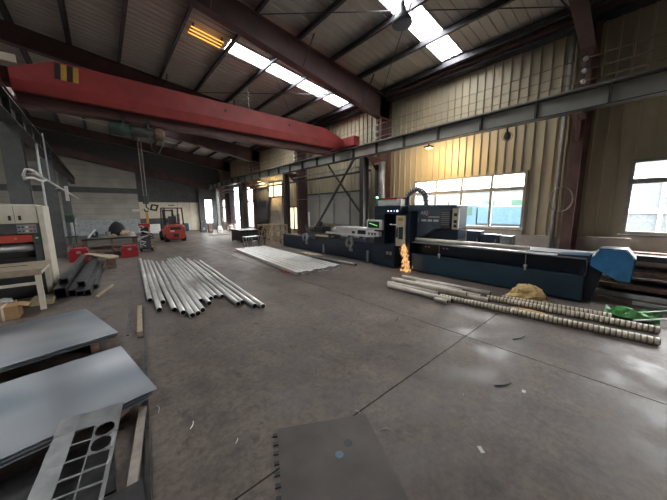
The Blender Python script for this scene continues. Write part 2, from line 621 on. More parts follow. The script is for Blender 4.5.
# pale downpipe beside the near column
MB().path([(9.2, 1.62, 0.0), (9.2, 1.62, 3.0), (9.2, 1.62, 6.2)], 0.055, 10).build('downpipe', 'frame', wall_right, True)
MB().box(9.05, XW + 0.04, Y0, Y1, 6.14, 6.36).build('eave_beam', 'purlin', wall_right)
MB().box(8.90, 9.06, Y0, Y1, 6.22, 6.30).build('eave_beam', 'rafter', wall_right)

# ---- windows of the right wall
N_WIN = [0]


def window_r(key, cols, zbars, pane='pane', frame_m='frame', depth=0.09):
    a, b, c, d = OPEN_R[key]
    N_WIN[0] += 1
    w = struct_empty('window_%d' % N_WIN[0], (XW, (a + b) / 2, c))
    fw = 0.075
    x0, x1 = XW - 0.04, XW - 0.04 + depth
    for p in ((a, a + fw, c, d), (b - fw, b, c, d), (a + fw, b - fw, c, c + fw), (a + fw, b - fw, d - fw, d)):
        MB().box(x0, x1, *p).build('window_frame', frame_m, w)
    ys = [a + (b - a) * k / cols for k in range(cols + 1)]
    zs = [c] + zbars + [d]
    for y in ys[1:-1]:
        MB().box(x0, x1 - 0.01, y - 0.036, y + 0.036, c + fw, d - fw).build('mullion', frame_m, w)
    for z in zbars:
        for k in range(cols):
            MB().box(x0 + 0.005, x1 - 0.015, ys[k] + 0.03, ys[k + 1] - 0.03, z - 0.055, z + 0.055).build('transom', frame_m, w)
    for k in range(cols):
        for j in range(len(zs) - 1):
            MB().add([(x0 + 0.045, yy, zz) for yy, zz in ((ys[k] + 0.03, zs[j] + 0.03), (ys[k + 1] - 0.03, zs[j] + 0.03), (ys[k + 1] - 0.03, zs[j + 1] - 0.03), (ys[k] + 0.03, zs[j + 1] - 0.03))], [(0, 1, 2, 3)]).build('pane', pane, w)
    MB().box(XW - 0.10, XW + 0.05, a - 0.05, b + 0.05, c - 0.035, c - 0.001).build('window_sill', frame_m, w)
    return w


window_r('behind', 4, [2.43])
window_r('near', 4, [2.43])
window_r('mid', 4, [2.43])
window_r('amber_low', 2, [], 'amber_pane', 'post')
window_r('amber_high', 2, [], 'amber_pane', 'post')
window_r('tall', 1, [2.62], 'pane', 'post')
window_r('end', 3, [2.2], 'pane', 'post')
# open doorway in the far bay: frame only, leaf swung outwards
dr = struct_empty('door_1', (XW, 23.95, 0))
for p in ((22.7, 22.78, 0, 4.0), (25.12, 25.2, 0, 4.0), (22.78, 25.12, 3.92, 4.0)):
    MB().box(XW - 0.06, XW + 0.1, *p).build('door_frame', 'post', dr)

# ---- end wall with a cream partition and a window
end_open = (7.75, 8.5, 0.6, 3.0)
bm = MB()
for a, b, c, d in clad_rects(XL, XW + 0.16, 0, 9.0, [end_open]):
    bm.box(a, b, Y1 + 0.05, Y1 + 0.2, c, d)
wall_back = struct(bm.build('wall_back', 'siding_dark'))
z = 0.0
k = 0
while z < 8.6:
    h = 0.42
    m1 = 'siding_pale' if z < 1.2 else 'siding'
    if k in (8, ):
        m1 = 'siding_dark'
    MB().box(XL, 2.45, Y1 - 0.02 - 0.03 * (k % 2), Y1 + 0.05, z + 0.006, z + h - 0.006).build('siding_board', m1, wall_back)
    z2 = min(z + h - 0.006, 8.6)
    if z + 0.006 >= 2.7:
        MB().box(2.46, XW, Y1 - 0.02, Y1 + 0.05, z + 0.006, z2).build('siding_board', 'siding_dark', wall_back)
    z += h
    k += 1
for a, b, m1 in ((2.46, 3.9, 'cream_wall'), (3.9, 5.4, 'cream_wall'), (5.42, 6.4, 'cream_wall'), (6.4, 7.2, 'cream_wall')):
    MB().box(a + 0.01, b - 0.01, Y1 - 0.06, Y1 + 0.05, 1.25 if b < 5.5 else 0.02, 2.66).build('cream_panel', m1, wall_back)
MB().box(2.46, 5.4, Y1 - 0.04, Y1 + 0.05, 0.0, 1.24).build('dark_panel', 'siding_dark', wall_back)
MB().box(7.2, 7.7, Y1 - 0.25, Y1 - 0.02, 0, 3.9).build('end_column', 'post', wall_back)
# raking beam dividing pale and dark cladding under the gable
MB().bar((-8.9, Y1 - 0.35, 7.75), (9.2, Y1 - 0.35, 3.95), 0.25, 0.55, (0, 0, 1)).build('raking_beam', 'rafter', wall_back)
b = MB()
b.prism([(-8.9, 8.0), (9.2, 4.2), (9.2, 6.3), (-8.9, 8.5)], 1, Y1 - 0.42, Y1 - 0.08)
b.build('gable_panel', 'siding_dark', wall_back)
wb = struct_empty('window_%d' % (N_WIN[0] + 1), (8.1, Y1, 0.6))
a, b_, c, d = end_open
for p in ((a, a + 0.06, c, d), (b_ - 0.06, b_, c, d), (a, b_, c, c + 0.06), (a, b_, d - 0.06, d), (a, b_, 2.1, 2.16), (a, b_, 1.3, 1.34), ((a + b_) / 2 - 0.03, (a + b_) / 2 + 0.03, c, d)):
    MB().box(p[0], p[1], Y1 - 0.03, Y1 + 0.06, p[2], p[3]).build('window_frame', 'post', wb)
for z0, z1 in ((0.66, 2.1), (2.16, 2.94)):
    MB().box(a + 0.06, b_ - 0.06, Y1 + 0.01, Y1 + 0.015, z0, z1).build('pane', 'pane', wb)
portal((8.12, Y1 + 0.22, 1.8), 0.75, 2.4, (math.radians(-90), 0, 0))
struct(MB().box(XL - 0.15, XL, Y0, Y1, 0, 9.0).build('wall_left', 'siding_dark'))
struct(MB().box(XL, XW + 0.16, Y0 - 0.15, Y0, 0, 9.0).build('wall_front', 'siding'))

# ---- roof
XR0, XR1 = XL, XW + 0.15
PURL = [8.78 - 1.29 * k for k in range(14)]


def roof_sheet(y0, y1, x0, x1, ribs=True):
    b = MB()
    prof = [(y0, 0)]
    if ribs:
        n = 3
        st = (y1 - y0) / n
        for k in range(n):
            a = y0 + k * st
            prof += [(a + st * 0.78, 0), (a + st * 0.83, -0.025), (a + st * 0.93, -0.025), (a + st * 0.98, 0)]
    prof.append((y1, 0))
    m = len(prof)
    vs = [(x0, y, roof_z(x0) + d) for y, d in prof] + [(x1, y, roof_z(x1) + d) for y, d in prof]
    return b.add(vs, [(i, i + 1, m + i + 1, m + i) for i in range(m - 1)])


ceiling = struct_empty('ceiling', (0, 8, 7))
y = -11.3
src = None
while y < Y1:
    y2 = y + 0.7
    sky = [sp for a, _, sp in SKY if abs(y - a) < 0.02]
    if sky:
        x = XR0
        for xa, xb in sky[0]:
            roof_sheet(y, y2, x, xa).build('roof_panel', 'roof', ceiling)
            xs = sorted([xa, xb] + [p for p in PURL if xa + 0.1 < p < xb - 0.1])
            for p, q in zip(xs, xs[1:]):
                roof_sheet(y + 0.02, y2 - 0.02, p + 0.004, q - 0.004, False).build('skylight_pane', 'skylight', ceiling)  # glazes the seen strips and the added daylight strips alike
                for ye in (y + 0.01, y2 - 0.01):
                    MB().bar((p, ye, roof_z(p) - 0.02), (q, ye, roof_z(q) - 0.02), 0.03, 0.05).build('skylight_edge', 'frame', ceiling)
            x = xb
        roof_sheet(y, y2, x, XR1).build('roof_panel', 'roof', ceiling)
    else:
        if src is None:
            src = roof_sheet(y, y2, XR0, XR1).build('roof_panel', 'roof', ceiling)
            y_src = y
        else:
            c = src.copy()
            COL.objects.link(c)
            c.location = (0, y - y_src, 0)
    y = y2
for x in PURL:
    zt = roof_z(x) - 0.04
    b = MB()
    b.box(x - 0.008, x + 0.008, Y0, Y1, zt - 0.18, zt)
    b.box(x - 0.008, x + 0.07, Y0, Y1, zt - 0.012, zt)
    b.box(x - 0.07, x + 0.008, Y0, Y1, zt - 0.19, zt - 0.178)
    b.build('purlin', 'purlin', ceiling)
for y in FRAMES[1:]:
    rt = lambda x: roof_z(x) - 0.24
    rb = lambda x: 5.40 + (8.64 - x) * 0.175 if x > 2 else 6.56 + (2 - x) * 0.115
    xs = [9.24, 8.64, 5.5, 2.0, -3.0, XL]
    web = MB()
    poly = [(x, rt(x)) for x in xs] + [(x, max(rb(x), 5.40)) for x in reversed(xs)]
    web.prism(poly, 1, y - 0.012, y + 0.012)
    web.build('rafter_web', 'rafter', ceiling)
    fl = MB()
    for p, q in zip(xs[1:], xs[2:]):
        fl.bar((p, y, rb(p)), (q, y, rb(q)), 0.26, 0.025)
    fl.build('rafter_flange', 'rafter', ceiling)
    fl = MB()
    fl.bar((9.24, y, rt(9.24)), (XL, y, rt(XL)), 0.26, 0.025)
    fl.build('rafter_flange', 'rafter', ceiling)
    for xk in (2.4, 5.0, 7.55):
        for sgn in (-1, 1):                     # fly braces from the rafter's bottom flange to the purlins
            MB().bar((xk, y + sgn * 0.1, rb(xk) + 0.05), (xk + 0.05, y + sgn * 0.62, roof_z(xk) - 0.2), 0.03, 0.03).build('fly_brace', 'purlin', ceiling)
for (x0, ya, x1, yb) in ((8.6, 1.4, 3.6, 7.1), (3.6, 1.4, 8.6, 7.1), (8.6, 7.4, 3.6, 13.1), (3.6, 7.4, 8.6, 13.1)):
    MB().cyl((x0, ya, roof_z(x0) - 0.27), (x1, yb, roof_z(x1) - 0.27), 0.012, 6).build('tie_rod', 'purlin', ceiling)

# ---- yard outside the windows
struct(MB().box(-60, 60, -60, 70, -0.40, -0.26).build('ground', 'ground'))

# ================================================================== CRANE AND RUNWAY
XR, ZB, ZT = 8.10, 3.92, 4.33


def runway(x, label, side, y_lo, y_hi, m_web):
    t = thing('crane_runway_beam', label, 'crane beam', (x, 8.0, ZB))
    MB().box(x - 0.012, x + 0.012, y_lo, y_hi, ZB + 0.02, ZT - 0.02).build('web', m_web, t)
    MB().box(x - 0.13, x + 0.13, y_lo, y_hi, ZB, ZB + 0.02).build('bottom_flange', 'beam_dark', t)
    MB().box(x - 0.16, x + 0.16, y_lo, y_hi, ZT - 0.025, ZT).build('top_flange', 'beam_dark', t)
    MB().box(x - 0.035, x + 0.035, y_lo, y_hi, ZT, ZT + 0.07).build('rail', 'bar_steel', t)
    yy = y_lo + (0.74 - y_lo) % 1.225
    while yy < y_hi:
        MB().box(x - 0.12, x - 0.012, yy - 0.02, yy + 0.02, ZB + 0.02, ZT - 0.025).build('stiffener', 'beam_dark', t)
        MB().box(x + 0.012, x + 0.12, yy - 0.02, yy + 0.02, ZB + 0.02, ZT - 0.025).build('stiffener', 'beam_dark', t)
        yy += 1.225
    return t


runway(XR, 'grey-green steel crane runway beam running above the blue machine and windows', 1, Y0 + 0.2, 28.0, 'beam')
XRL = -1.40
runway(XRL, 'dark steel crane runway beam along the left above the cream sander', -1, Y0 + 0.2, 27.9, 'leftcol')

POSTS = [
         (7.53, 'tall dark crane post right behind the machine control screen'),
         (13.53, 'dark crane post behind the far end of the machine feed bed'),
         (19.5, 'dark crane post beside the tall bright window'),
         (25.5, 'slim pale crane post standing in the far bay among clutter')]
for yp, lab in POSTS:
    t = thing('crane_post', lab, 'post', (XR, yp, 0), 'posts carrying the right crane runway')
    m = 'duct' if yp > 25 else 'post'
    MB().box(XR - 0.15, XR - 0.13, yp - 0.11, yp + 0.11, 0.02, ZB).build('flange', m, t)
    MB().box(XR + 0.13, XR + 0.15, yp - 0.11, yp + 0.11, 0.02, ZB).build('flange', m, t)
    MB().box(XR - 0.13, XR + 0.13, yp - 0.01, yp + 0.01, 0.02, ZB).build('web', m, t)
    MB().box(XR - 0.2, XR + 0.2, yp - 0.18, yp + 0.18, 0.0, 0.02).build('base_plate', 'rust', t)
for yp, lab in ((10.0, 'wide grey column rising behind the cream sander'), (15.6, 'dark grey column behind the red toolbox on the left'),
                (21.4, 'furthest grey column under the left runway beam')):
    t = thing('runway_column', lab, 'column', (XRL - 0.05, yp, 0), 'columns carrying the left crane runway')
    w = 0.17
    MB().box(XRL - 0.05 - w, XRL - 0.05 + w, yp - 0.16, yp - 0.14, 0.02, ZB).build('flange', 'leftcol', t)
    MB().box(XRL - 0.05 - w, XRL - 0.05 + w, yp + 0.14, yp + 0.16, 0.02, ZB).build('flange', 'leftcol', t)
    MB().box(XRL - 0.06, XRL - 0.04, yp - 0.14, yp + 0.14, 0.02, ZB).build('web', 'leftcol', t)
    MB().box(XRL - 0.4, XRL + 0.3, yp - 0.3, yp + 0.3, 0.0, 0.02).build('base_plate', 'rust', t)
# cross bracing in the bay behind the feed bed
tag(MB().bar((XR - 0.14, 7.95, 3.9), (XR - 0.14, 11.2, 0.35), 0.07, 0.07).build('cross_brace', 'post'),
    'dark diagonal brace leaning left down from the runway behind the feed bed', 'brace', 'bracing behind the machine')
tag(MB().bar((XR + 0.1, 9.9, 3.9), (XR + 0.1, 7.7, 1.6), 0.06, 0.06).build('cross_brace', 'post'),
    'thinner dark diagonal brace running down right into the crane post', 'brace', 'bracing behind the machine')
# service pipes under the runway
tag(MB().cyl((XR + 0.28, 6.9, 3.63), (XR + 0.28, 27, 3.63), 0.035, 10).build('air_pipe', 'duct', None, True), 'upper pale air pipe running below the right runway beam', 'pipe')
tag(MB().cyl((XR + 0.22, 7.4, 3.40), (XR + 0.22, 27, 3.40), 0.045, 10).build('air_pipe', 'dark_grey', None, True), 'lower dark air pipe running below the right runway beam', 'pipe')
# bare conductor bars above the runway
t = thing('conductor_bars', 'three thin conductor bars on insulators above the right runway beam', 'conductor', (8.5, 8, 4.6))
for zc in (5.12, 4.87, 4.65):
    MB().cyl((8.48, -6, zc), (8.48, 20, zc), 0.010, 6).build('bar', 'bench_wood', t)
for y in FRAMES[2:6]:
    MB().bar((8.56, y, 4.5), (8.56, y, 5.25), 0.04, 0.05).build('bracket', 'dark_grey', t)
    MB().bar((8.56, y, 5.22), (8.638, y, 5.22), 0.04, 0.04).build('bracket', 'dark_grey', t)
    for zc in (5.12, 4.87, 4.65):
        MB().lathe((8.5, y, zc), [(0.03, -0.06), (0.05, -0.02), (0.03, 0.0), (0.05, 0.02), (0.03, 0.05)], 10, 0).build('insulator', 'white', t)

# ---- overhead crane
GY = 8.5
t = thing('overhead_crane', 'red overhead travelling crane girder spanning the hall with hoist below', 'crane', (3.3, GY + 0.25, 4.3))
secs = [(-1.12, 4.70, 4.50, 4.30), (-0.42, 5.02, 4.53, 4.30), (1.5, 5.02, 4.54, 4.30), (4, 5.02, 4.54, 4.30), (6.9, 5.0, 4.54, 4.31), (7.55, 4.82, 4.52, 4.36), (7.85, 4.7, 4.52, 4.42)]
b = MB()
vs, fs = [], []
for x, zt, zc, zb in secs:
    vs += [(x, GY, zt), (x, GY, zc), (x, GY + 0.07, zb), (x, GY + 0.43, zb), (x, GY + 0.5, zc), (x, GY + 0.5, zt)]
for k in range(len(secs) - 1):
    for i in range(6):
        j = (i + 1) % 6
        fs.append((k * 6 + i, k * 6 + j, k * 6 + 6 + j, k * 6 + 6 + i))
fs += [tuple(range(6)), tuple(range(len(vs) - 6, len(vs)))[::-1]]
b.add(vs, fs)
girder = b.build('girder', 'crane_red', t, False, 0.012)
for k, (x, m) in enumerate(((-0.47, 'black'), (-0.375, 'yellow'), (-0.28, 'black'), (-0.185, 'yellow'))):
    MB().add([(x, GY - 0.004, 4.66), (x + 0.09, GY - 0.004, 4.66), (x + 0.12, GY - 0.004, 4.98), (x + 0.03, GY - 0.004, 4.98)], [(0, 1, 2, 3)]).build('warning_stripe', m, girder)
for x in (3.1, 5.3):
    MB().cyl((x, GY - 0.012, 4.80), (x, GY + 0.0, 4.80), 0.035, 12).build('bolt_hole', 'black', girder)
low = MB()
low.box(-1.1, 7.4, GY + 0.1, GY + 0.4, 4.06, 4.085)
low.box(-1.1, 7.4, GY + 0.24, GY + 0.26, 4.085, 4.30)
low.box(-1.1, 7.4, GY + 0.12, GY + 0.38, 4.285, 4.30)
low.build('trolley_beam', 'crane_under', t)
et = MB().box(XR - 0.16, XR + 0.16, 7.95, 9.6, ZT + 0.09, ZT + 0.46).build('end_truck', 'crane_red', t, False, 0.015)
MB().box(XR - 0.3, XR - 0.16, GY + 0.05, GY + 0.45, ZT + 0.12, ZT + 0.36).build('connection_plate', 'crane_red', t)
for yy in (8.2, 9.35):
    MB().cyl((XR - 0.05, yy, ZT + 0.16), (XR + 0.05, yy, ZT + 0.16), 0.09, 14).build('wheel', 'black', t)
MB().box(XRL - 0.16, XRL + 0.16, 7.6, 9.7, ZT + 0.09, ZT + 0.42).build('end_truck', 'crane_red', t, False, 0.015)
for yy in (8.0, 9.4):
    MB().cyl((XRL - 0.05, yy, ZT + 0.16), (XRL + 0.05, yy, ZT + 0.16), 0.09, 14).build('wheel', 'black', t)
MB().box(XRL + 0.16, -1.10, GY + 0.1, GY + 0.4, ZT + 0.1, ZT + 0.4).build('connection_plate', 'crane_under', t)
MB().box(XRL + 0.02, XRL + 0.42, GY - 0.06, GY - 0.01, ZT + 0.45, ZT + 0.60).build('name_plate', 'cream', t)
MB().box(XRL + 0.05, XRL + 0.15, GY - 0.05, GY + 0.2, ZT + 0.42, ZT + 0.46).build('plate_bracket', 'dark_grey', t)
# hoist
hz = 3.88
h = MB().cyl((0.75, GY + 0.25, hz), (1.25, GY + 0.25, hz), 0.14, 16).build('hoist_drum', 'dark_grey', t, True)
MB().lathe((0.45, GY + 0.25, hz), [(0.10, -0.12), (0.15, -0.1), (0.16, 0.1), (0.14, 0.3)], 16, 0).build('hoist_motor', 'green_dark', t, True)
MB().lathe((1.3, GY + 0.25, hz), [(0.15, -0.05), (0.17, 0.0), (0.17, 0.14), (0.1, 0.2)], 16, 0).build('gear_case', 'rust', t, True)
for xx in (0.6, 1.1):
    MB().box(xx, xx + 0.05, GY + 0.1, GY + 0.14, hz, 4.16).build('hanger_plate', 'dark_grey', t)
    MB().box(xx, xx + 0.05, GY + 0.36, GY + 0.40, hz, 4.16).build('hanger_plate', 'dark_grey', t)
    MB().cyl((xx + 0.025, GY + 0.08, 4.12), (xx + 0.025, GY + 0.14, 4.12), 0.06, 12).build('trolley_wheel', 'black', t)
for xx in (0.88, 0.95):
    MB().cyl((xx, GY + 0.25, 2.25), (xx, GY + 0.25, hz - 0.1), 0.009, 6).build('wire_rope', 'bar_steel', t)
MB().box(0.85, 0.98, GY + 0.2, GY + 0.3, 2.05, 2.27).build('hook_block', 'dark_grey', t, False, 0.02)
MB().path([(0.915, GY + 0.25, 2.05), (0.915, GY + 0.25, 1.97), (0.96, GY + 0.25, 1.92), (0.94, GY + 0.25, 1.86), (0.88, GY + 0.25, 1.86), (0.86, GY + 0.25, 1.92)], 0.018, 8).build('hook', 'dark_steel', t)
MB().path([(1.12, GY + 0.1, 3.8), (1.16, GY + 0.1, 3.45), (1.3, GY + 0.12, 3.35), (1.42, GY + 0.14, 3.6), (1.4, GY + 0.2, 4.0)], 0.014, 6).build('power_cable', 'dark_grey', t)
MB().cyl((-1.05, GY + 0.70, 4.22), (2.1, GY + 0.70, 3.76), 0.011, 6).build('festoon_cable', 'cream', t)
MB().cyl((3.95, GY + 0.25, 5.0), (3.95, GY + 0.25, 5.75), 0.012, 6).build('mast_rod', 'chrome', t)

# ---- overhead lamps
t = thing('ceiling_heater', 'ceiling fixture with three glowing amber tubes beside the skylight strip', 'heater', (2.9, 9.4, 7.0))
for k in range(3):
    yk = 9.15 + 0.17 * k
    MB().cyl((2.50, yk, roof_z(2.50) - 0.14), (3.42, yk, roof_z(3.42) - 0.14), 0.016, 10).build('tube', 'amber_tube', t)
for xk in (2.56, 3.36):
    MB().box(xk - 0.012, xk + 0.012, 9.10, 9.54, roof_z(xk) - 0.125, roof_z(xk) - 0.03).build('hanger', 'dark_grey', t)
t = thing('high_bay_lamp', 'round dark high bay lamp hanging on a cord before the skylight', 'lamp', (5.28, 3.84, 5.75))
LX, LY, LZ = 5.28, 3.84, 5.75
MB().lathe((LX, LY, LZ), [(0.21, 0.0), (0.215, 0.02), (0.2, 0.08), (0.12, 0.2), (0.07, 0.26), (0.06, 0.34)], 24).build('shade', 'dark_grey', t, True)
MB().lathe((LX, LY, LZ), [(0.17, -0.012), (0.19, 0.0)], 24).build('lens', 'hood_blue', t)
MB().lathe((LX, LY, LZ + 0.34), [(0.05, 0), (0.05, 0.1), (0.02, 0.13)], 14).build('driver_case', 'dark_grey', t)
MB().cyl((LX, LY, LZ + 0.46), (LX, LY, roof_z(LX) - 0.02), 0.012, 6).build('cord', 'black', t)


def flood(name, label, x, y, z, power):
    t = thing(name, label, 'lamp', (x, y, z), 'lamps under the runway')
    MB().box(x - 0.1, x + 0.1, y - 0.12, y + 0.12, z, z + 0.05).build('housing', 'black', t, False, 0.01)
    MB().box(x - 0.02, x + 0.02, y - 0.02, y + 0.02, z + 0.05, ZB).build('bracket', 'black', t)
    MB().box(x - 0.085, x + 0.085, y - 0.1, y + 0.1, z - 0.008, z).build('lamp_glass', 'lamp_glass', t)
    l = bpy.data.lights.new('flood_light', 'AREA')
    l.shape = 'RECTANGLE'
    l.size, l.size_y = 0.17, 0.2
    l.energy = power
    l.color = (1.0, 0.68, 0.30)
    o = bpy.data.objects.new('flood_light', l)
    COL.objects.link(o)
    o.location = (x, y, z - 0.012)
    o.rotation_euler = (0, math.radians(-62), 0)


flood('flood_lamp', 'small flat flood lamp glowing under the runway above the window', 8.18, 4.80, 3.80, 34)
flood('flood_lamp', 'small flat flood lamp glowing on the far wall beyond the machine', 8.18, 17.2, 3.78, 40)
t = thing('cage_lamp', 'round wire caged lamp hanging under the runway near the red column', 'lamp', (8.25, 2.6, 3.62))
MB().cyl((8.25, 2.6, 3.80), (8.25, 2.6, ZB), 0.015, 8).build('stem', 'black', t)
MB().lathe((8.25, 2.6, 3.62), [(0.02, 0.0), (0.07, 0.03), (0.09, 0.09), (0.07, 0.15), (0.04, 0.19)], 14).build('globe', 'dark_grey', t, True)
for k in range(6):
    a = k * PI / 3
    MB().path([(8.25 + r * math.cos(a), 2.6 + r * math.sin(a), 3.6 + hh) for r, hh in ((0.03, 0.0), (0.1, 0.04), (0.125, 0.11), (0.1, 0.18), (0.04, 0.22))], 0.006, 5).build('cage_wire', 'dark_steel', t)

# ================================================================== TUBE CUTTING MACHINE
t = thing('tube_cutting_machine', 'long navy blue tube laser cutting machine with slate hood and control screen', 'machine', (7.4, 5, 0))
BX = 6.95
# unloading bed on the right
bed = MB().box(BX, BX + 0.06, 0.66, 4.62, 0.03, 0.53).build('bed_panel', 'bed_blue', t, False, 0.01)
MB().box(BX + 0.06, 7.95, 0.66, 4.62, 0.03, 0.50).build('bed_base', 'machine_blue', t)
MB().box(BX + 0.30, 7.95, 0.70, 4.62, 0.50, 0.88).build('bed_trough', 'machine_blue', t)
MB().box(BX - 0.01, BX + 0.32, 0.66, 4.62, 0.86, 0.885).build('bed_top_rail', 'grey', t)
MB().box(BX + 0.32, 7.98, 0.60, 4.62, 0.88, 0.905).build('bed_top_plate', 'grey', t)
MB().box(BX + 0.06, BX + 0.30, 0.68, 0.74, 0.50, 0.86).build('bed_rib', 'machine_blue', t)
for yy, s in ((1.62, 1.0), (3.62, 0.9)):
    g = MB().box(BX - 0.02, BX + 0.0, yy - 0.02, yy + 0.02, 0.50, 0.62).build('latch', 'white', t)
    MB().cyl((BX - 0.01, yy, 0.62), (BX - 0.01, yy + 0.01, 0.86), 0.008, 6).build('latch_rod', 'duct', g)
    MB().cyl((BX - 0.04, yy, 0.60), (BX + 0.0, yy, 0.60), 0.035, 10).build('latch_knob', 'white', g)
for yy in (4.1, 4.2, 3.55, 3.65):
    MB().box(BX + 0.285, BX + 0.299, yy - 0.03, yy + 0.03, 0.72, 0.76).build('fitting', 'duct', t)
octo = [(0.60, 0.88), (0.50, 1.08), (0.16, 1.09), (0.05, 0.94), (0.07, 0.54), (0.22, 0.54), (0.60, 0.76)]
MB().prism(octo, 0, BX - 0.02, BX + 0.0).build('end_guard', 'bright_blue', t, False, 0.004)
MB().prism([(0.32 + (y - 0.32) * 1.06, 0.82 + (zz - 0.82) * 1.06) for y, zz in octo], 0, BX + 0.0, BX + 0.45).build('end_housing', 'machine_blue', t, False, 0.01)
MB().prism([(0.62, 0.84), (0.62, 0.94), (1.1, 0.91), (1.1, 0.86)], 0, BX + 0.02, BX + 0.5).build('end_arm', 'bed_blue', t)
MB().prism([(0.66, 0.03), (0.66, 0.80), (0.42, 0.66), (0.55, 0.03)], 0, BX + 0.25, BX + 0.45).build('end_leg', 'machine_blue', t)
# slate hood over the chuck
HX = 7.2
MB().prism([(3.32, 1.34), (3.32, 1.95), (4.85, 1.98), (4.85, 0.95), (4.45, 0.95), (3.95, 1.28)], 0, HX, 7.85).build('hood', 'hood_blue', t, False, 0.015)
MB().prism([(3.32, 0.95), (3.32, 1.33), (3.94, 1.27), (4.44, 0.95)], 0, HX + 0.15, 7.84).build('hood_skirt', 'machine_blue', t)
MB().box(HX - 0.08, HX + 0.0, 3.45, 3.74, 1.36, 1.82).build('vent_box', 'dark_grey', t, False, 0.01)
for k in range(7):
    MB().box(HX - 0.09, HX - 0.08, 3.48, 3.71, 1.41 + 0.055 * k, 1.43 + 0.055 * k).build('vent_slat', 'grey', t)
MB().box(HX - 0.03, HX + 0.05, 3.26, 3.42, 1.30, 1.86).build('side_frame', 'cream', t)
for zz in (1.70, 1.52, 1.40):
    MB().box(HX - 0.04, HX - 0.03, 3.29, 3.37, zz - 0.05, zz + 0.03).build('side_switch', 'black', t)
RT = (PI / 2, 0, -PI / 2)
text('hood_lettering', 'AKJ', 0.15, 'white', t, (HX - 0.004, 4.40, 1.69), RT)
MB().box(HX - 0.003, HX, 4.10, 4.13, 1.68, 1.79).build('hood_mark', 'red_text', t)
MB().box(HX - 0.003, HX, 3.80, 4.14, 1.61, 1.635).build('hood_mark', 'white', t)
MB().box(HX - 0.003, HX, 4.18, 4.38, 1.61, 1.635).build('hood_mark', 'dark_grey', t)
MB().path([(HX - 0.004, 4.44, 1.58), (HX - 0.004, 4.47, 1.53), (HX - 0.004, 4.44, 1.48)], 0.008, 5).build('hood_mark', 'white', t)
for ya, yb in ((4.20, 4.36), (4.02, 4.16), (3.82, 3.98)):
    MB().box(HX - 0.003, HX, ya, yb, 1.49, 1.55).build('hood_mark', 'white', t)
# cutting cabin
CX = 6.82
MB().box(CX, 7.85, 4.86, 5.86, 1.70, 1.96).build('cabin_top', 'machine_blue', t, False, 0.012)
MB().box(CX + 0.02, 7.85, 4.50, 4.60, 0.03, 1.80).build('cabin_side', 'machine_blue', t)
MB().box(CX + 0.35, 7.85, 4.60, 5.86, 0.03, 1.70).build('cabin_back', 'machine_blue', t)
MB().box(CX, CX + 0.35, 5.02, 5.86, 0.03, 0.75).build('cabin_base', 'machine_blue', t, False, 0.01)
MB().box(CX, CX + 0.35, 5.44, 5.86, 0.75, 1.70).build('cabin_front', 'machine_blue', t, False, 0.01)
MB().box(CX - 0.004, CX, 5.06, 5.40, 0.25, 0.60).build('recess_panel', 'black', t)
for yy in (5.12, 5.25):
    MB().box(CX - 0.02, CX - 0.004, yy, yy + 0.09, 0.42, 0.52).build('air_fitting', 'duct', t)
d = MB()
d.box(CX - 0.06, CX - 0.02, 4.62, 4.95, 1.32, 1.66)
d.box(CX - 0.06, CX - 0.02, 4.62, 4.69, 0.95, 1.32)
d.box(CX - 0.06, CX - 0.02, 4.86, 4.95, 0.95, 1.32)
d.box(CX - 0.06, CX - 0.02, 4.62, 4.95, 0.74, 0.95)
dd = d.build('cabin_door', 'cream', t)
MB().box(CX - 0.045, CX - 0.035, 4.69, 4.86, 0.95, 1.32).build('viewing_pane', 'green_dark', dd)
MB().box(CX - 0.08, CX - 0.06, 4.88, 4.92, 1.0, 1.3).build('door_handle', 'black', dd)
MB().box(CX - 0.064, CX - 0.06, 4.70, 4.88, 1.50, 1.60).build('warning_sticker', 'yellow', dd)
MB().cyl((CX - 0.05, 5.18, 1.38), (CX - 0.05, 4.95, 1.38), 0.02, 8).build('door_arm', 'white', dd)
for k, m in enumerate(('led_white', 'led_white', 'led_blue', 'led_white')):
    yk = 5.30 - 0.115 * k
    MB().cyl((CX - 0.012, yk, 1.80), (CX, yk, 1.80), 0.018 if k < 3 else 0.03, 12).build('indicator_lamp', m, t)
# control screen and keypad
cons = MB().box(CX - 0.16, CX - 0.06, 5.42, 6.06, 1.20, 1.52).build('monitor', 'white', t, False, 0.015)
MB().box(CX - 0.165, CX - 0.16, 5.52, 6.00, 1.26, 1.47).build('screen', 'screen', cons)
MB().bar((CX - 0.168, 5.94, 1.41), (CX - 0.168, 5.60, 1.33), 0.004, 0.012, (0, 0, 1)).build('screen_trace', 'screen_line', cons)
kp = MB().box(CX - 0.2, CX - 0.02, 5.52, 6.02, 0.98, 1.14).build('keypad', 'white', t, False, 0.015)
for k in range(3):
    MB().box(CX - 0.206, CX - 0.2, 5.62 + 0.13 * k, 5.69 + 0.13 * k, 1.03, 1.10).build('button', 'dark_grey', kp)
MB().box(CX - 0.06, CX + 0.0, 5.6, 5.75, 0.98, 1.5).build('console_arm', 'machine_blue', t)
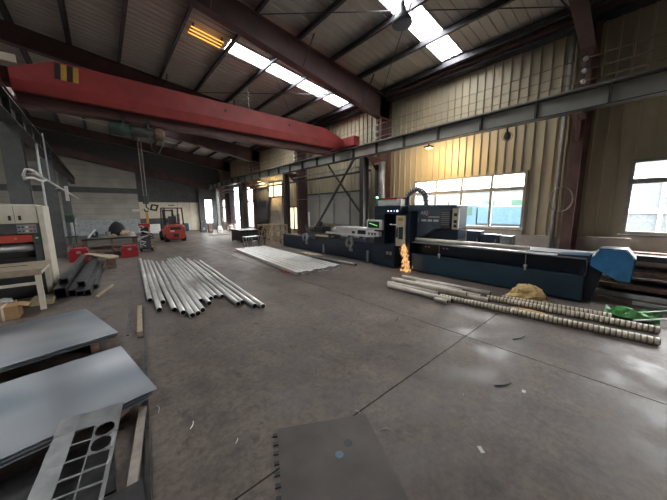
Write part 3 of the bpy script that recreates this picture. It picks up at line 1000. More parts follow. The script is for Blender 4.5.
# top gear
MB().box(CX + 0.15, CX + 0.55, 4.95, 5.85, 1.965, 2.16).build('top_box', 'white', t, False, 0.015)
MB().box(CX + 0.14, CX + 0.56, 5.08, 5.86, 2.16, 2.21).build('top_box_lid', 'red', t)
MB().lathe((CX + 0.05, 5.80, 1.965), [(0.03, 0), (0.03, 0.16), (0.036, 0.17), (0.036, 0.25)], 12).build('beacon_stem', 'duct', t)
MB().lathe((CX + 0.05, 5.80, 2.2), [(0.03, 0), (0.034, 0.02), (0.03, 0.05), (0.012, 0.065)], 12).build('beacon', 'led', t, True)
pts = [(7.3, 4.95, 1.98)] + [(7.3, 4.62 + 0.33 * math.cos(a), 2.1 + 0.34 * math.sin(a)) for a in [PI * k / 12 for k in range(13)]] + [(7.3, 4.29, 1.96)]
du = MB().path(pts, 0.075, 12).build('flexible_duct', 'duct', t, True)
for k in range(1, 14):
    p = Vector(pts[k])
    q = Vector(pts[min(k + 1, 14)]) - p
    MB().cyl(p - q.normalized() * 0.012, p + q.normalized() * 0.012, 0.088, 12).build('duct_ring', 'dark_grey', du)
MB().lathe((7.3, 4.95, 1.97), [(0.1, 0), (0.1, 0.25), (0.06, 0.3)], 12).build('duct_fan', 'dark_grey', t)
MB().cyl((HX + 0.1, 3.60, 1.95), (HX + 0.1, 3.60, 2.06), 0.012, 6).build('hood_pin', 'dark_steel', t)
# feed bed on the left
MB().box(BX + 0.04, 7.9, 5.86, 9.2, 0.03, 0.70).build('feed_base', 'machine_blue', t, False, 0.01)
MB().box(BX + 0.04, 7.9, 9.2, 12.15, 0.03, 0.60).build('feed_base', 'machine_blue', t, False, 0.01)
MB().box(BX + 0.02, BX + 0.30, 9.3, 12.2, 0.60, 0.66).build('feed_top_rail', 'dark_grey', t)
MB().box(BX + 0.1, BX + 0.14, 10.6, 12.0, 0.61, 0.63).build('feed_edge', 'duct', t)
for yy in (7.15, 10.05):
    ringp = [(yy + 0.20 * math.cos(a), 0.62 + 0.20 * math.sin(a)) for a in [math.radians(-60 + 300 * k / 20) for k in range(21)]]
    ringp += [(yy + 0.085 * math.cos(a), 0.62 + 0.085 * math.sin(a)) for a in [math.radians(240 - 300 * k / 20) for k in range(21)]]
    MB().prism(ringp, 0, BX - 0.06, BX + 0.03).build('steady_rest', 'grey', t)
    MB().box(BX + 0.03, BX + 0.1, yy - 0.1, yy + 0.1, 0.3, 0.5).build('rest_bracket', 'duct', t)
for yy in (6.25, 8.75):
    MB().box(BX - 0.03, BX + 0.04, yy - 0.05, yy + 0.05, 0.03, 0.42).build('support_foot', 'grey', t)
# carriage with arms and the long white cylinder
MB().box(BX + 0.1, 7.8, 8.6, 10.1, 0.70, 0.88).build('carriage', 'dark_grey', t, False, 0.02)
MB().box(BX + 0.05, 7.5, 8.9, 9.5, 0.88, 1.15).build('carriage_head', 'black', t, False, 0.03)
MB().cyl((BX + 0.25, 9.5, 0.98), (BX + 0.25, 10.2, 0.98), 0.12, 16).build('chuck', 'dark_steel', t, True)
MB().bar((BX + 0.2, 10.1, 0.85), (BX + 0.2, 10.35, 1.15), 0.09, 0.12).build('clamp_arm', 'dark_grey', t)
MB().bar((BX + 0.1, 9.2, 1.0), (BX + 0.1, 9.0, 1.35), 0.08, 0.1).build('clamp_arm', 'black', t)
MB().cyl((BX + 0.15, 9.95, 1.1), (BX + 0.15, 9.98, 1.75), 0.035, 8).build('guide_rod', 'white', t)
MB().box(BX - 0.02, BX + 0.1, 8.2, 9.3, 0.74, 0.80).build('work_tray', 'cloth_beige', t)
wc = MB().box(BX + 0.2, 7.6, 6.15, 8.2, 0.86, 1.20).build('housing', 'white', t, False, 0.03)
MB().lathe((7.35, 8.2, 1.03), [(0.17, 0.0), (0.16, 0.15), (0.08, 0.35), (0.03, 0.4)], 14, 1).build('housing_nose', 'white', t, True)
MB().box(BX + 0.19, BX + 0.2, 6.55, 6.95, 0.95, 1.10).build('housing_window', 'machine_blue', wc)
MB().box(BX + 0.19, BX + 0.2, 7.10, 7.25, 0.95, 1.05).build('housing_window', 'black', wc)
MB().bar((BX - 0.04, 6.0, 0.945), (BX - 0.04, 8.5, 0.945), 0.07, 0.07).build('feed_tube', 'white', t)
for yy in (6.2, 7.15, 8.3):
    MB().box(BX - 0.07, BX + 0.15, yy - 0.04, yy + 0.04, 0.70, 0.91).build('tube_rest', 'dark_grey', t)
MB().box(BX - 0.06, BX + 0.0, 5.86, 5.90, 0.35, 0.85).build('guard_strip', 'white', t)
# sparks at the cut
b = MB()
rnd = random.Random(3)
for k in range(230):
    u = rnd.random()
    y = 4.62 - 0.18 * u + rnd.gauss(0, 0.05 + 0.02 * u)
    zz = 0.86 - 0.80 * u
    x = 6.72 + rnd.gauss(0, 0.03) - 0.08 * u
    l = 0.05 + 0.10 * rnd.random()
    w = 0.006 + 0.014 * rnd.random()
    dy = rnd.gauss(0, 0.03)
    b.add([(x, y, max(zz, l + 0.002)), (x + w, y + w, max(zz - l / 2, l / 2)), (x - w, y + dy, max(zz - l, 0.002)), (x, y - w, max(zz - l / 2, l / 2)), (x - w, y, max(zz - l / 2, l / 2))],
          [(0, 1, 2), (0, 2, 3), (0, 3, 4), (0, 4, 1), (1, 4, 2), (4, 3, 2)])
o = b.build('cutting_sparks', 'spark')
tag(o, 'shower of orange cutting sparks falling below the cream cabin door', 'sparks')
o['kind'] = 'stuff'
# polished tube lying on the bed and its stop
tb = MB().pipe((7.12, 1.62, 0.955), (7.12, 4.47, 0.955), 0.055, 0.045, 16).build('polished_tube', 'pale_tube', None, True)
tag(tb, 'polished round tube lying along the top of the unloading bed', 'tube')
t2 = thing('air_hose', 'thin hose dropping from the hood in a loop by the window', 'hose', (7.25, 3.1, 0.92))
MB().path([(7.22, 3.30, 1.30), (7.2, 3.12, 1.28), (7.2, 3.05, 1.16), (7.22, 3.1, 1.05), (7.25, 3.3, 1.0), (7.3, 3.42, 0.93)], 0.012, 6).build('hose', 'rust', t2)

# crates and electric boxes behind the bed
for (ya, yb, z0, z1, m, lab) in ((3.10, 3.50, 0.0, 1.20, 'machine_blue', 'taller navy electric box behind the unloading bed below the window'),
                                 (2.62, 3.06, 0.0, 1.12, 'machine_blue', 'shorter navy electric box between the tall box and the grey one'),
                                 (2.30, 2.58, 0.0, 1.10, 'grey', 'light grey box rightmost of the boxes behind the unloading bed')):
    e = thing('electric_box', lab, 'box', (8.5, ya, 0), 'boxes behind the unloading bed')
    MB().box(8.3, 8.6, ya, yb, z0 + 0.04, z1).build('body', m, e, False, 0.012)
    MB().box(8.28, 8.3, ya + 0.03, yb - 0.03, z0 + 0.1, z1 - 0.06).build('door', m, e, False, 0.005)
    MB().box(8.265, 8.28, ya + 0.06, ya + 0.08, 0.9, 1.0).build('handle', 'duct', e)
    MB().box(8.32, 8.58, ya + 0.02, yb - 0.02, 0, z0 + 0.04).build('base', 'black', e)
tag(MB().path([(8.60, 1.42 + 0.22 * math.cos(a), 2.05 + 0.30 * math.sin(a) + 0.0) for a in [2 * PI * k / 28 for k in range(29)]] + [(8.6, 1.62 + 0.01 * k, 2.05 - 0.05 * k) for k in range(1, 4)], 0.016, 6).build('cable_coil', 'bar_steel'),
    'grey cable coil hanging on the near red wall column', 'cable')

# ================================================================== TUBES, BARS AND SHEETS ON THE FLOOR
# row of round steel pipes in the aisle
near = [(0.56, 6.47), (0.62, 5.70), (0.74, 6.15), (0.83, 5.51), (0.92, 5.24), (1.01, 4.99), (1.11, 5.02), (1.22, 5.14), (1.33, 5.72), (1.42, 5.44), (1.53, 5.73), (1.64, 5.78), (1.75, 5.71), (1.83, 5.02), (1.93, 5.06), (2.03, 4.70), (2.14, 4.57)]
for k, (xn, yn) in enumerate(near):
    L = 6.0 + 0.25 * math.sin(k * 2.3)
    xf = xn + 0.36 + 0.035 * math.sin(k * 1.7) * 0.3
    r = 0.047
    p = MB().pipe((xn, yn, r), (xf, yn + L, r), r, r - 0.005, 18).build('steel_pipe', 'steel_pipe', None, True)
    tag(p, '%s round steel pipe from the left in the row lying in the aisle' % ORD[k], 'pipe', 'round steel pipes in the aisle')
# bundle of square tubes under pale film
for k in range(9):
    xa = 4.10 + 0.185 * k
    yn = 6.28 + 0.07 * math.sin(k * 2.4)
    xb = xa + 0.52 - 0.02 * k
    b = MB()
    w, hh, th = 0.155, 0.10, 0.008
    L = 6.1
    d = Vector((xb - xa, L, 0)).normalized()
    sd = Vector((d.y, -d.x, 0))
    P0, P1 = Vector((xa, yn, 0)), Vector((xb, yn + L, 0))
    ring = lambda P, a, z0, z1: [P + sd * (-a) + Vector((0, 0, z0)), P + sd * a + Vector((0, 0, z0)), P + sd * a + Vector((0, 0, z1)), P + sd * (-a) + Vector((0, 0, z1))]
    vs = ring(P0, w / 2, 0, hh) + ring(P1, w / 2, 0, hh) + ring(P0, w / 2 - th, th, hh - th) + ring(P1, w / 2 - th, th, hh - th)
    fs = []
    for i in range(4):
        j = (i + 1) % 4
        fs += [(i, j, 4 + j, 4 + i), (8 + j, 8 + i, 12 + i, 12 + j), (j, i, 8 + i, 8 + j), (4 + i, 4 + j, 12 + j, 12 + i)]
    b.add(vs, fs)
    tag(b.build('rectangular_tube', 'white', None, False, 0.012), '%s white rectangular tube from the left in the flat bundle on the floor' % ORD[k], 'tube', 'white rectangular tubes by the feed bed')
for ya, lab in ((6.75, 'red strap lying under the near end of the white tubes'), (11.9, 'red strap lying under the far end of the white tubes')):
    xx = 4.13 + (ya - 6.3) * 0.085
    tag(MB().box(xx - 0.22, xx - 0.07, ya, ya + 0.35, 0.0, 0.02).build('strap', 'red'), lab, 'strap')
tag(MB().pipe((6.05, 8.4, 0.05), (6.2, 6.1, 0.05), 0.05, 0.044, 14).build('steel_pipe', 'duct', None, True), 'single grey pipe lying beside the feed bed', 'pipe')
tag(MB().box(6.3, 6.65, 8.5, 9.6, 0.0, 0.04).build('timber_board', 'wood'), 'short pale board lying at the foot of the feed bed', 'board')

# wrapped and bare tubes in front of the bed
def wrapped(xa, ya, xb, yb, r, z, lab):
    t = thing('wrapped_tube', lab, 'tube', (xa, ya, 0), 'spiral wrapped tubes on the floor')
    p, q = Vector((xa, ya, z)), Vector((xb, yb, z))
    MB().pipe(p, q, r, r - 0.006, 16).build('tube', 'wrap_gap', t, True)
    L = (q - p).length
    n = int(L / 0.058)
    d = (q - p) / n
    for k in range(n):
        a = p + d * (k + 0.12)
        MB().pipe(a, a + d * 0.7, r + 0.006, r - 0.001, 12).build('wrap_band', 'wrap', t, True)
    return t


wrapped(5.16, 2.62, 5.52, -0.30, 0.047, 0.053, 'longest spiral wrapped tube nearest the camera in front of the machine')
wrapped(5.80, 1.95, 6.06, -0.31, 0.047, 0.053, 'spiral wrapped tube just behind the longest one')
wrapped(6.02, 1.75, 6.30, 0.20, 0.043, 0.049, 'short spiral wrapped tube nearest the blue bed panel')
bare = [(5.02, 3.85, 5.06, 2.33, 0.055, 0.055, 'bare pale tube at the front of the floor pile with an open near end'),
        (5.20, 4.0, 5.28, 2.72, 0.05, 0.05, 'bare pale tube second from the front of the floor pile'),
        (5.38, 3.98, 5.62, 1.86, 0.05, 0.05, 'long bare pale tube in the middle of the floor pile'),
        (5.62, 4.05, 5.75, 2.05, 0.05, 0.05, 'bare pale tube fourth from the front of the floor pile'),
        (5.98, 4.12, 6.12, 2.0, 0.05, 0.05, 'bare pale tube at the back of the floor pile by the bed'),
        (5.30, 3.95, 5.42, 2.2, 0.045, 0.142, 'bare pale tube lying on top of the floor pile'),
        (5.80, 3.6, 5.92, 2.5, 0.04, 0.04, 'thin bare pale tube between the two rear tubes of the floor pile'),
        (4.93, 2.62, 4.95, 2.36, 0.045, 0.045, 'short bare tube stub at the very front of the floor pile')]
for xa, ya, xb, yb, r, zz, lab in bare:
    tag(MB().pipe((xa, ya, zz), (xb, yb, zz), r, r - 0.008, 16).build('steel_tube', 'pale_tube', None, True), lab, 'tube', 'bare tubes in front of the machine')
tag(MB().lump((6.45, 1.42, 0.0), 0.20, 0.34, 0.30, 5, 0.22).build('packing_foam', 'foam', None, False), 'crumpled golden packing foam heaped against the blue bed', 'packaging')
tag(MB().lump((5.64, 1.15, 0.0), 0.07, 0.30, 0.05, 9, 0.3).build('packing_scrap', 'foam'), 'flat golden packing scrap between the wrapped tubes', 'packaging')
g = thing('green_tarp', 'crumpled bright green plastic sheet behind the wrapped tubes', 'tarp', (6.6, 0.05, 0))
b = MB()
rnd = random.Random(11)
nx, ny = 6, 10
for i in range(nx + 1):
    for j in range(ny + 1):
        b.v.append((6.38 + 0.42 * i / nx, 0.30 - 0.62 * j / ny, 0.02 + 0.15 * rnd.random() * (1 if 0 < i < nx else 0.3)))
for i in range(nx):
    for j in range(ny):
        q = i * (ny + 1) + j
        b.f.append((q, q + 1, q + ny + 2, q + ny + 1))
o = b.build('sheet', 'green', g)
sm = o.modifiers.new('thick', 'SOLIDIFY')
sm.thickness = 0.004
MB().bar((6.42, 0.05, 0.10), (6.95, -0.60, 0.22), 0.025, 0.02).build('batten', 'green', g)
MB().bar((6.30, -0.05, 0.05), (6.75, -0.65, 0.16), 0.04, 0.012).build('batten', 'paper', g)

# stock of long bars racked along the wall behind the blue guard
rk = thing('bar_rack', 'low dark steel rack holding the long bars below the near window', 'rack', (8.5, -1.0, 0))
for yy in (-0.95, -2.2, -3.3):
    for xx in (7.75, 9.12):
        MB().box(xx - 0.04, xx + 0.04, yy - 0.04, yy + 0.04, 0, 1.05).build('upright', 'rust', rk)
    for zz in (0.18, 0.48, 0.78):
        MB().box(7.79, 9.08, yy - 0.035, yy + 0.035, zz - 0.06, zz).build('arm', 'rust', rk)
rnd = random.Random(21)
levels = [(0.0, 0.12), (0.18, 0.12), (0.48, 0.12), (0.78, 0.16)]
names = {0: 'on the floor under the rack', 1: 'on the lowest rack arms', 2: 'on the middle rack arms', 3: 'on the top rack arms'}
for li, (zz, hmax) in enumerate(levels):
    x = 8.02
    k = 0
    while x < 9.0:
        w = 0.08 + 0.16 * rnd.random()
        if x + w > 9.06:
            break
        hh = 0.03 + hmax * 0.7 * rnd.random()
        y_end = 0.35 + 0.40 * rnd.random() if li else 0.65 + 0.35 * rnd.random()
        m = rnd.choice(['bar_steel', 'dark_steel', 'rust', 'rust', 'bar_steel', 'dark_steel'])
        if li == 0 and k == 0:
            m = 'white'
        b = MB().box(x, x + w, -3.6 + 0.3 * rnd.random(), y_end, zz, zz + hh)
        tag(b.build('steel_bar', m, None, False, 0.004), '%s long flat steel bar from the aisle side lying %s' % (ORD[k], names[li]), 'steel bar', 'bars racked below the near window')
        x += w + 0.012
        k += 1
tag(MB().bar((7.57, 0.0, 0.03), (7.62, -3.0, 0.03), 0.10, 0.05).build('steel_bar', 'white'), 'pale flat bar lying on the floor in front of the bar rack', 'steel bar')
tag(MB().box(9.10, 9.24, 0.18, 0.95, 0, 1.14).build('plaster_board', 'plinth'), 'tan plaster board standing against the plinth behind the blue guard', 'board')

# sheet stacks on battens
def sheet_stack(name, lab, corner, dx, dy, L, W, zbase, n, grp, offs, off_seed):
    """corner = right near corner; dx runs along the length to the left, dy across to the far side"""
    rnd = random.Random(off_seed)
    c, ex, ey = Vector((*corner, 0)), Vector((*dx, 0)).normalized(), Vector((*dy, 0)).normalized()
    for k in range(3):
        p = c + ex * (0.25 + (L - 0.5) * k / 2)
        bt = MB().bar(p + ey * 0.06 + Vector((0, 0, zbase / 2)), p + ey * (W - 0.06) + Vector((0, 0, zbase / 2)), 0.09, zbase - 0.001)
        tag(bt.build('timber_batten', 'rust'), '%s timber batten from the aisle under the %s' % (ORD[k], grp), 'batten', 'battens under the ' + grp)
    z = zbase
    for k in range(n):
        s = c + ex * (offs * (n - 1 - k) / max(1, n - 1) + 0.0) * (1 if k < n - 1 else 0) + ey * (-0.025 * (n - 1 - k))
        th = 0.004
        q = [s, s + ex * L, s + ex * L + ey * W, s + ey * W]
        b = MB()
        b.add([v + Vector((0, 0, z)) for v in q] + [v + Vector((0, 0, z + th)) for v in q], [(3, 2, 1, 0), (4, 5, 6, 7), (0, 1, 5, 4), (1, 2, 6, 5), (2, 3, 7, 6), (3, 0, 4, 7)])
        o = b.build('steel_sheet', 'sheet')
        tag(o, '%s' % lab[k], 'steel sheet', grp)
        z += th + 0.010
    return z


sheet_stack('A', ['lowest blue-grey steel sheet of the nearer stack', 'middle blue-grey steel sheet of the nearer stack', 'top blue-grey steel sheet of the nearer stack on the left'],
            (0.225, 2.86), (-0.985, -0.17), (-0.17, 0.985), 2.44, 1.30, 0.15, 3, 'nearer sheet stack', 0.09, 1)
sheet_stack('B', ['lowest steel sheet of the stack behind the nearer one', 'middle steel sheet of the stack behind the nearer one', 'top steel sheet of the stack behind the nearer one'],
            (0.0, 4.62), (-0.97, -0.24), (-0.24, 0.97), 3.0, 1.62, 0.16, 3, 'further sheet stack', 0.04, 2)


# cut plate with openings, leaning on the nearer stack
def cut_plate():
    # local frame: u across to the left (0..0.42), v down towards the camera (0..1.0)
    W, H = 0.40, 0.92
    us = [0, 0.035, 0.155, 0.185, 0.285, W]
    holes_sq = [((0.16, 0.275), (0.165, 0.275)), ((0.16, 0.275), (0.285, 0.41)), ((0.025, 0.15), (0.425, 0.535)), ((0.16, 0.275), (0.425, 0.535)),
                ((0.025, 0.15), (0.55, 0.65)), ((0.16, 0.275), (0.55, 0.65)), ((0.025, 0.15), (0.665, 0.82)), ((0.16, 0.275), (0.665, 0.82))]
    circ = [((0.0875, 0.225), 0.06), ((0.0875, 0.352), 0.06)]
    import bmesh
    bm_ = bmesh.new()
    th = 0.006
    cu = sorted({0, W, 0.025, 0.15, 0.16, 0.275})
    cv = sorted({0, H} | {v for _, v2 in holes_sq for v in v2} | {0.162, 0.288, 0.415})
    def solid(u, v):
        if any(a < u < b and c < v < d for (a, b), (c, d) in holes_sq):
            return False
        if 0.025 < u < 0.15 and 0.162 < v < 0.415:
            return None
        return True
    verts, faces = [], []
    def quad(pts):
        n = len(verts)
        verts.extend([(p[0], p[1], 0) for p in pts])
        faces.append(tuple(range(n, n + len(pts))))
    for u0, u1 in zip(cu, cu[1:]):
        for v0, v1 in zip(cv, cv[1:]):
            if solid((u0 + u1) / 2, (v0 + v1) / 2):
                quad([(u0, v0), (u1, v0), (u1, v1), (u0, v1)])
    for (cx, cy), r in circ:
        u0, u1 = 0.025, 0.15
        v0, v1 = (0.162, 0.288) if cy < 0.3 else (0.288, 0.415)
        r = 0.0605
        n = 32
        def edge(a):
            dx, dy = math.cos(a), math.sin(a)
            tmin = min(((u1 - cx) / dx if dx > 1e-9 else 1e9), ((u0 - cx) / dx if dx < -1e-9 else 1e9), ((v1 - cy) / dy if dy > 1e-9 else 1e9), ((v0 - cy) / dy if dy < -1e-9 else 1e9))
            return (cx + dx * tmin, cy + dy * tmin)
        angs = sorted([2 * PI * k / n for k in range(n)] + [math.atan2(sy - cy, sx - cx) % (2 * PI) for sx in (u0, u1) for sy in (v0, v1)])
        for a, b in zip(angs, angs[1:] + [angs[0] + 2 * PI]):
            if b - a < 1e-6:
                continue
            quad([(cx + r * math.cos(a), cy + r * math.sin(a)), edge(a), edge(b), (cx + r * math.cos(b), cy + r * math.sin(b))])
    return verts, faces


vs, fs = cut_plate()
O = Vector((-0.03, 2.80, 0.205))
EU = Vector((-0.37, 0.075, 0.0)).normalized()
EV = Vector((-0.08, -0.66, -0.13)).normalized()
EV = (EV - EU * EV.dot(EU)).normalized()
b = MB().add([O + EU * v[0] + EV * v[1] for v in vs], fs)
o = b.build('cut_plate', 'cut_plate')
md = o.modifiers.new('weld', 'WELD')
md.merge_threshold = 0.0005
md = o.modifiers.new('thick', 'SOLIDIFY')
md.thickness = 0.006
md.offset = 1
tag(o, 'laser cut steel plate with square and round openings leaning on the nearer sheet stack', 'cut plate')
# scrap around it
tag(MB().bar((0.10, 2.86, 0.03), (-0.07, 1.85, 0.03), 0.055, 0.06).build('flat_bar', 'bar_steel'), 'short grey flat bar lying between the cut plate and the long floor strip', 'bar')
tag(MB().box(-0.30, 0.02, 1.55, 2.02, 0.07, 0.076).build('dark_plate', 'dark_steel'), 'small dark plate at the near end of the cut plate', 'plate')
tag(MB().box(-0.26, -0.02, 1.60, 1.95, 0.0, 0.069).build('timber_block', 'rust'), 'dark timber block under the small dark plate', 'block')
tag(MB().box(-0.95, -0.12, 2.12, 2.72, 0.0, 0.012).build('dark_plate', 'dark_steel'), 'oily dark plate on the floor beneath the cut plate', 'plate')
tag(MB().box(-1.6, -0.62, 1.5, 2.10, 0.0, 0.02).build('dark_plate', 'dark_steel'), 'large oily plate on the floor left of the cut plate', 'plate')
# long flat strip on the floor dividing the aisle
b = MB()
pts = [(-0.03, 1.2), (0.04, 1.95), (0.20, 3.6), (0.28, 4.45), (0.46, 6.4), (0.62, 8.2), (0.80, 10.4), (0.95, 12.3)]
for (xa, ya), (xb, yb) in zip(pts, pts[1:]):
    b.bar((xa, ya, 0.015), (xb, yb, 0.015), 0.032, 0.03)
tag(b.build('floor_strip', 'dark_steel'), 'long thin steel strip lying along the floor beside the pipes', 'steel strip')
tag(MB().bar((0.24, 4.72, 0.045), (0.36, 6.10, 0.045), 0.065, 0.09).build('timber_block', 'wood'), 'short timber beam lying beside the long floor strip', 'timber')
tag(MB().bar((0.10, 4.9, 0.006), (0.22, 6.3, 0.006), 0.04, 0.012).build('steel_strip', 'dark_steel'), 'thin dark strip on the floor left of the timber beam', 'steel strip')

# worn plate let loose on the floor in front
P = [Vector((0.94, 1.86, 0)), Vector((1.63, 1.48, 0)), Vector((1.18, 0.55, 0)), Vector((0.49, 0.93, 0))]
fp = thing('floor_cover_plate', 'dark worn steel plate lying flat on the floor in the foreground', 'plate', (1.05, 1.2, 0))
b = MB()
b.add([p + Vector((0, 0, 0.001)) for p in P] + [p + Vector((0, 0, 0.008)) for p in P], [(3, 2, 1, 0), (4, 5, 6, 7), (0, 1, 5, 4), (1, 2, 6, 5), (2, 3, 7, 6), (3, 0, 4, 7)])
b.build('plate', 'floor_plate', fp)
ed = (P[3] - P[0]).normalized()
out = Vector((ed.y, -ed.x, 0))
if out.dot(P[1] - P[0]) > 0:
    out = -out
for k in range(8):
    c = P[0] + ed * (0.06 + 0.085 * k) + out * 0.017
    MB().bar(c - out * 0.017 + Vector((0, 0, 0.005)), c + out * 0.02 + Vector((0, 0, 0.005)), 0.03, 0.008).build('tooth', 'black', fp)
for (x, y, r, m) in ((1.30, 1.36, 0.035, 'black'), (1.18, 1.33, 0.032, 'stain_blue')):
    MB().lathe((x, y, 0.0081), [(r * 1.0, 0), (r * 0.9, 0.0006)], 16).build('round_mark', m, fp)

# ================================================================== LEFT SIDE
# ---- cream wide-belt sander
SY = 8.7
t = thing('belt_sander', 'cream wide belt sanding machine with red strip and control panel on the left', 'machine', (-2.2, 9.1, 0))
SR, SL = -0.98, -3.4
MB().box(SL, SR - 0.10, SY, SY + 0.8, 1.62, 2.02).build('upper_body', 'cream', t, False, 0.015)
MB().box(SR - 0.095, SR, SY - 0.03, SY + 0.85, 0.03, 2.0).build('side_frame', 'cream', t, False, 0.015)
MB().box(SL, SR - 0.10, SY + 0.25, SY + 0.8, 0.03, 1.60).build('rear_body', 'dark_grey', t)
for x in (-1.42, -1.78):
    MB().box(x, x + 0.006, SY - 0.004, SY, 1.64, 2.0).build('door_seam', 'dark_grey', t)
for x in (-1.36, -1.50, -1.66):
    MB().box(x, x + 0.035, SY - 0.03, SY, 1.69, 1.79).build('door_handle', 'black', t)
cp = MB().box(SL, SR - 0.10, SY - 0.05, SY + 0.25, 1.40, 1.615).build('control_beam', 'dark_grey', t, False, 0.008)
MB().box(-1.40, -1.12, SY - 0.06, SY - 0.05, 1.415, 1.60).build('control_panel', 'grey', cp)
rnd = random.Random(4)
for i in range(5):
    for j in range(2):
        m = ['red', 'green_dark', 'black', 'white', 'red_text', 'black'][rnd.randrange(6)]
        MB().cyl((-1.37 + 0.055 * i, SY - 0.075, 1.46 + 0.085 * j), (-1.37 + 0.055 * i, SY - 0.06, 1.46 + 0.085 * j), 0.018, 10).build('control_button', m, cp)
MB().box(SL, -1.20, SY - 0.03, SY + 0.25, 1.22, 1.385).build('red_strip', 'fork_red', t, False, 0.006)
MB().box(-1.47, -1.43, SY - 0.034, SY - 0.03, 1.28, 1.33).build('strip_emblem', 'yellow', t)
MB().box(-1.195, -1.085, SY - 0.05, SY + 0.25, 1.20, 1.39).build('switch_box', 'green_dark', t, False, 0.008)
MB().box(-1.16, -1.12, SY - 0.055, SY - 0.05, 1.29, 1.32).build('switch_label', 'white', t)
MB().box(-1.20, -1.085, SY, SY + 0.25, 0.72, 1.195).build('inner_post', 'dark_grey', t)
MB().cyl((SL, SY + 0.12, 1.09), (-1.20, SY + 0.12, 1.09), 0.085, 18).build('feed_roller', 'duct', t, True)
MB().box(SL, -1.20, SY - 0.02, SY + 0.25, 0.80, 0.88).build('feed_bed', 'black', t)
MB().box(SL, -1.085, SY + 0.02, SY + 0.25, 0.03, 0.80).build('lower_body', 'dark_grey', t)
b = MB().path([(-2.8, SY + 0.3, 2.02), (-1.9, SY + 0.28, 2.05), (-1.5, SY + 0.25, 2.03), (-1.15, SY + 0.3, 2.02)], 0.015, 6)
b.build('top_cable', 'grey', t)
MB().box(SL + 0.05, SR - 0.02, SY + 0.0, SY + 0.8, 0.0, 0.03).build('foot', 'black', t)
# ---- outfeed bench
t = thing('outfeed_bench', 'beige wooden topped bench with pale frame in front of the sander', 'bench', (-1.9, 7.9, 0))
BX0, BX1, BY0, BY1, BZ = -2.9, -1.0, 7.40, 8.60, 0.80
nb = 5
for k in range(nb):
    y0 = BY0 + (BY1 - BY0) * k / nb
    MB().box(BX0, BX1 + 0.02, y0 + 0.004, y0 + (BY1 - BY0) / nb - 0.004, BZ - 0.035, BZ).build('top_board', 'bench_wood', t)
for (x, y) in ((BX1 - 0.05, BY0 + 0.04), (BX1 - 0.05, BY1 - 0.1), (BX0 + 0.05, BY0 + 0.04), (BX0 + 0.05, BY1 - 0.1)):
    MB().box(x - 0.04, x + 0.04, y - 0.03, y + 0.03, 0, BZ - 0.12).build('leg', 'cream', t)
MB().box(BX0, BX1, BY0, BY0 + 0.05, BZ - 0.115, BZ - 0.036).build('front_rail', 'bench_wood', t)
MB().box(BX0, BX1, BY1 - 0.12, BY1 - 0.07, BZ - 0.115, BZ - 0.036).build('rear_rail', 'cream', t)
MB().box(BX1 - 0.06, BX1, BY0 + 0.05, BY1 - 0.12, BZ - 0.115, BZ - 0.036).build('side_rail', 'cream', t)
MB().box(BX0, BX1 - 0.09, BY0 + 0.015, BY0 + 0.055, 0.50, 0.55).build('lower_rail', 'cream', t)
tag(MB().box(-1.6, -1.25, 8.0, 8.06, BZ, BZ + 0.012).build('thin_offcut', 'rust'), 'thin brown offcut lying on the bench top', 'offcut')
# ---- cardboard boxes under the bench
c = thing('cardboard_box', 'long tan cardboard box with white strap on the floor under the bench', 'box', (-1.6, 7.4, 0))
MB().box(-2.3, -1.30, 7.02, 7.36, 0.0, 0.24).build('carton', 'cardboard', c, False, 0.008)
MB().box(-1.49, -1.46, 7.015, 7.02, 0.0, 0.24).build('strap', 'tape', c)
MB().box(-1.49, -1.46, 7.02, 7.36, 0.24, 0.244).build('strap', 'tape', c)
MB().bar((-1.30, 7.2, 0.24), (-1.18, 7.2, 0.20), 0.30, 0.006).build('flap', 'cardboard', c)
tag(MB().box(-2.2, -1.42, 7.48, 7.75, 0.0, 0.20).build('cardboard_box', 'cardboard', None, False, 0.008), 'smaller cardboard box tucked behind the strapped one', 'box')
tag(MB().lump((-1.55, 7.6, 0.20), 0.12, 0.10, 0.08, 8, 0.3).build('plastic_wrap', 'paper'), 'crumpled white plastic on the rear cardboard box', 'plastic')
tag(MB().box(-1.28, -0.95, 7.78, 8.3, 0, 0.10).build('timber_offcut', 'wood'), 'low timber offcut lying behind the front bench leg', 'timber')

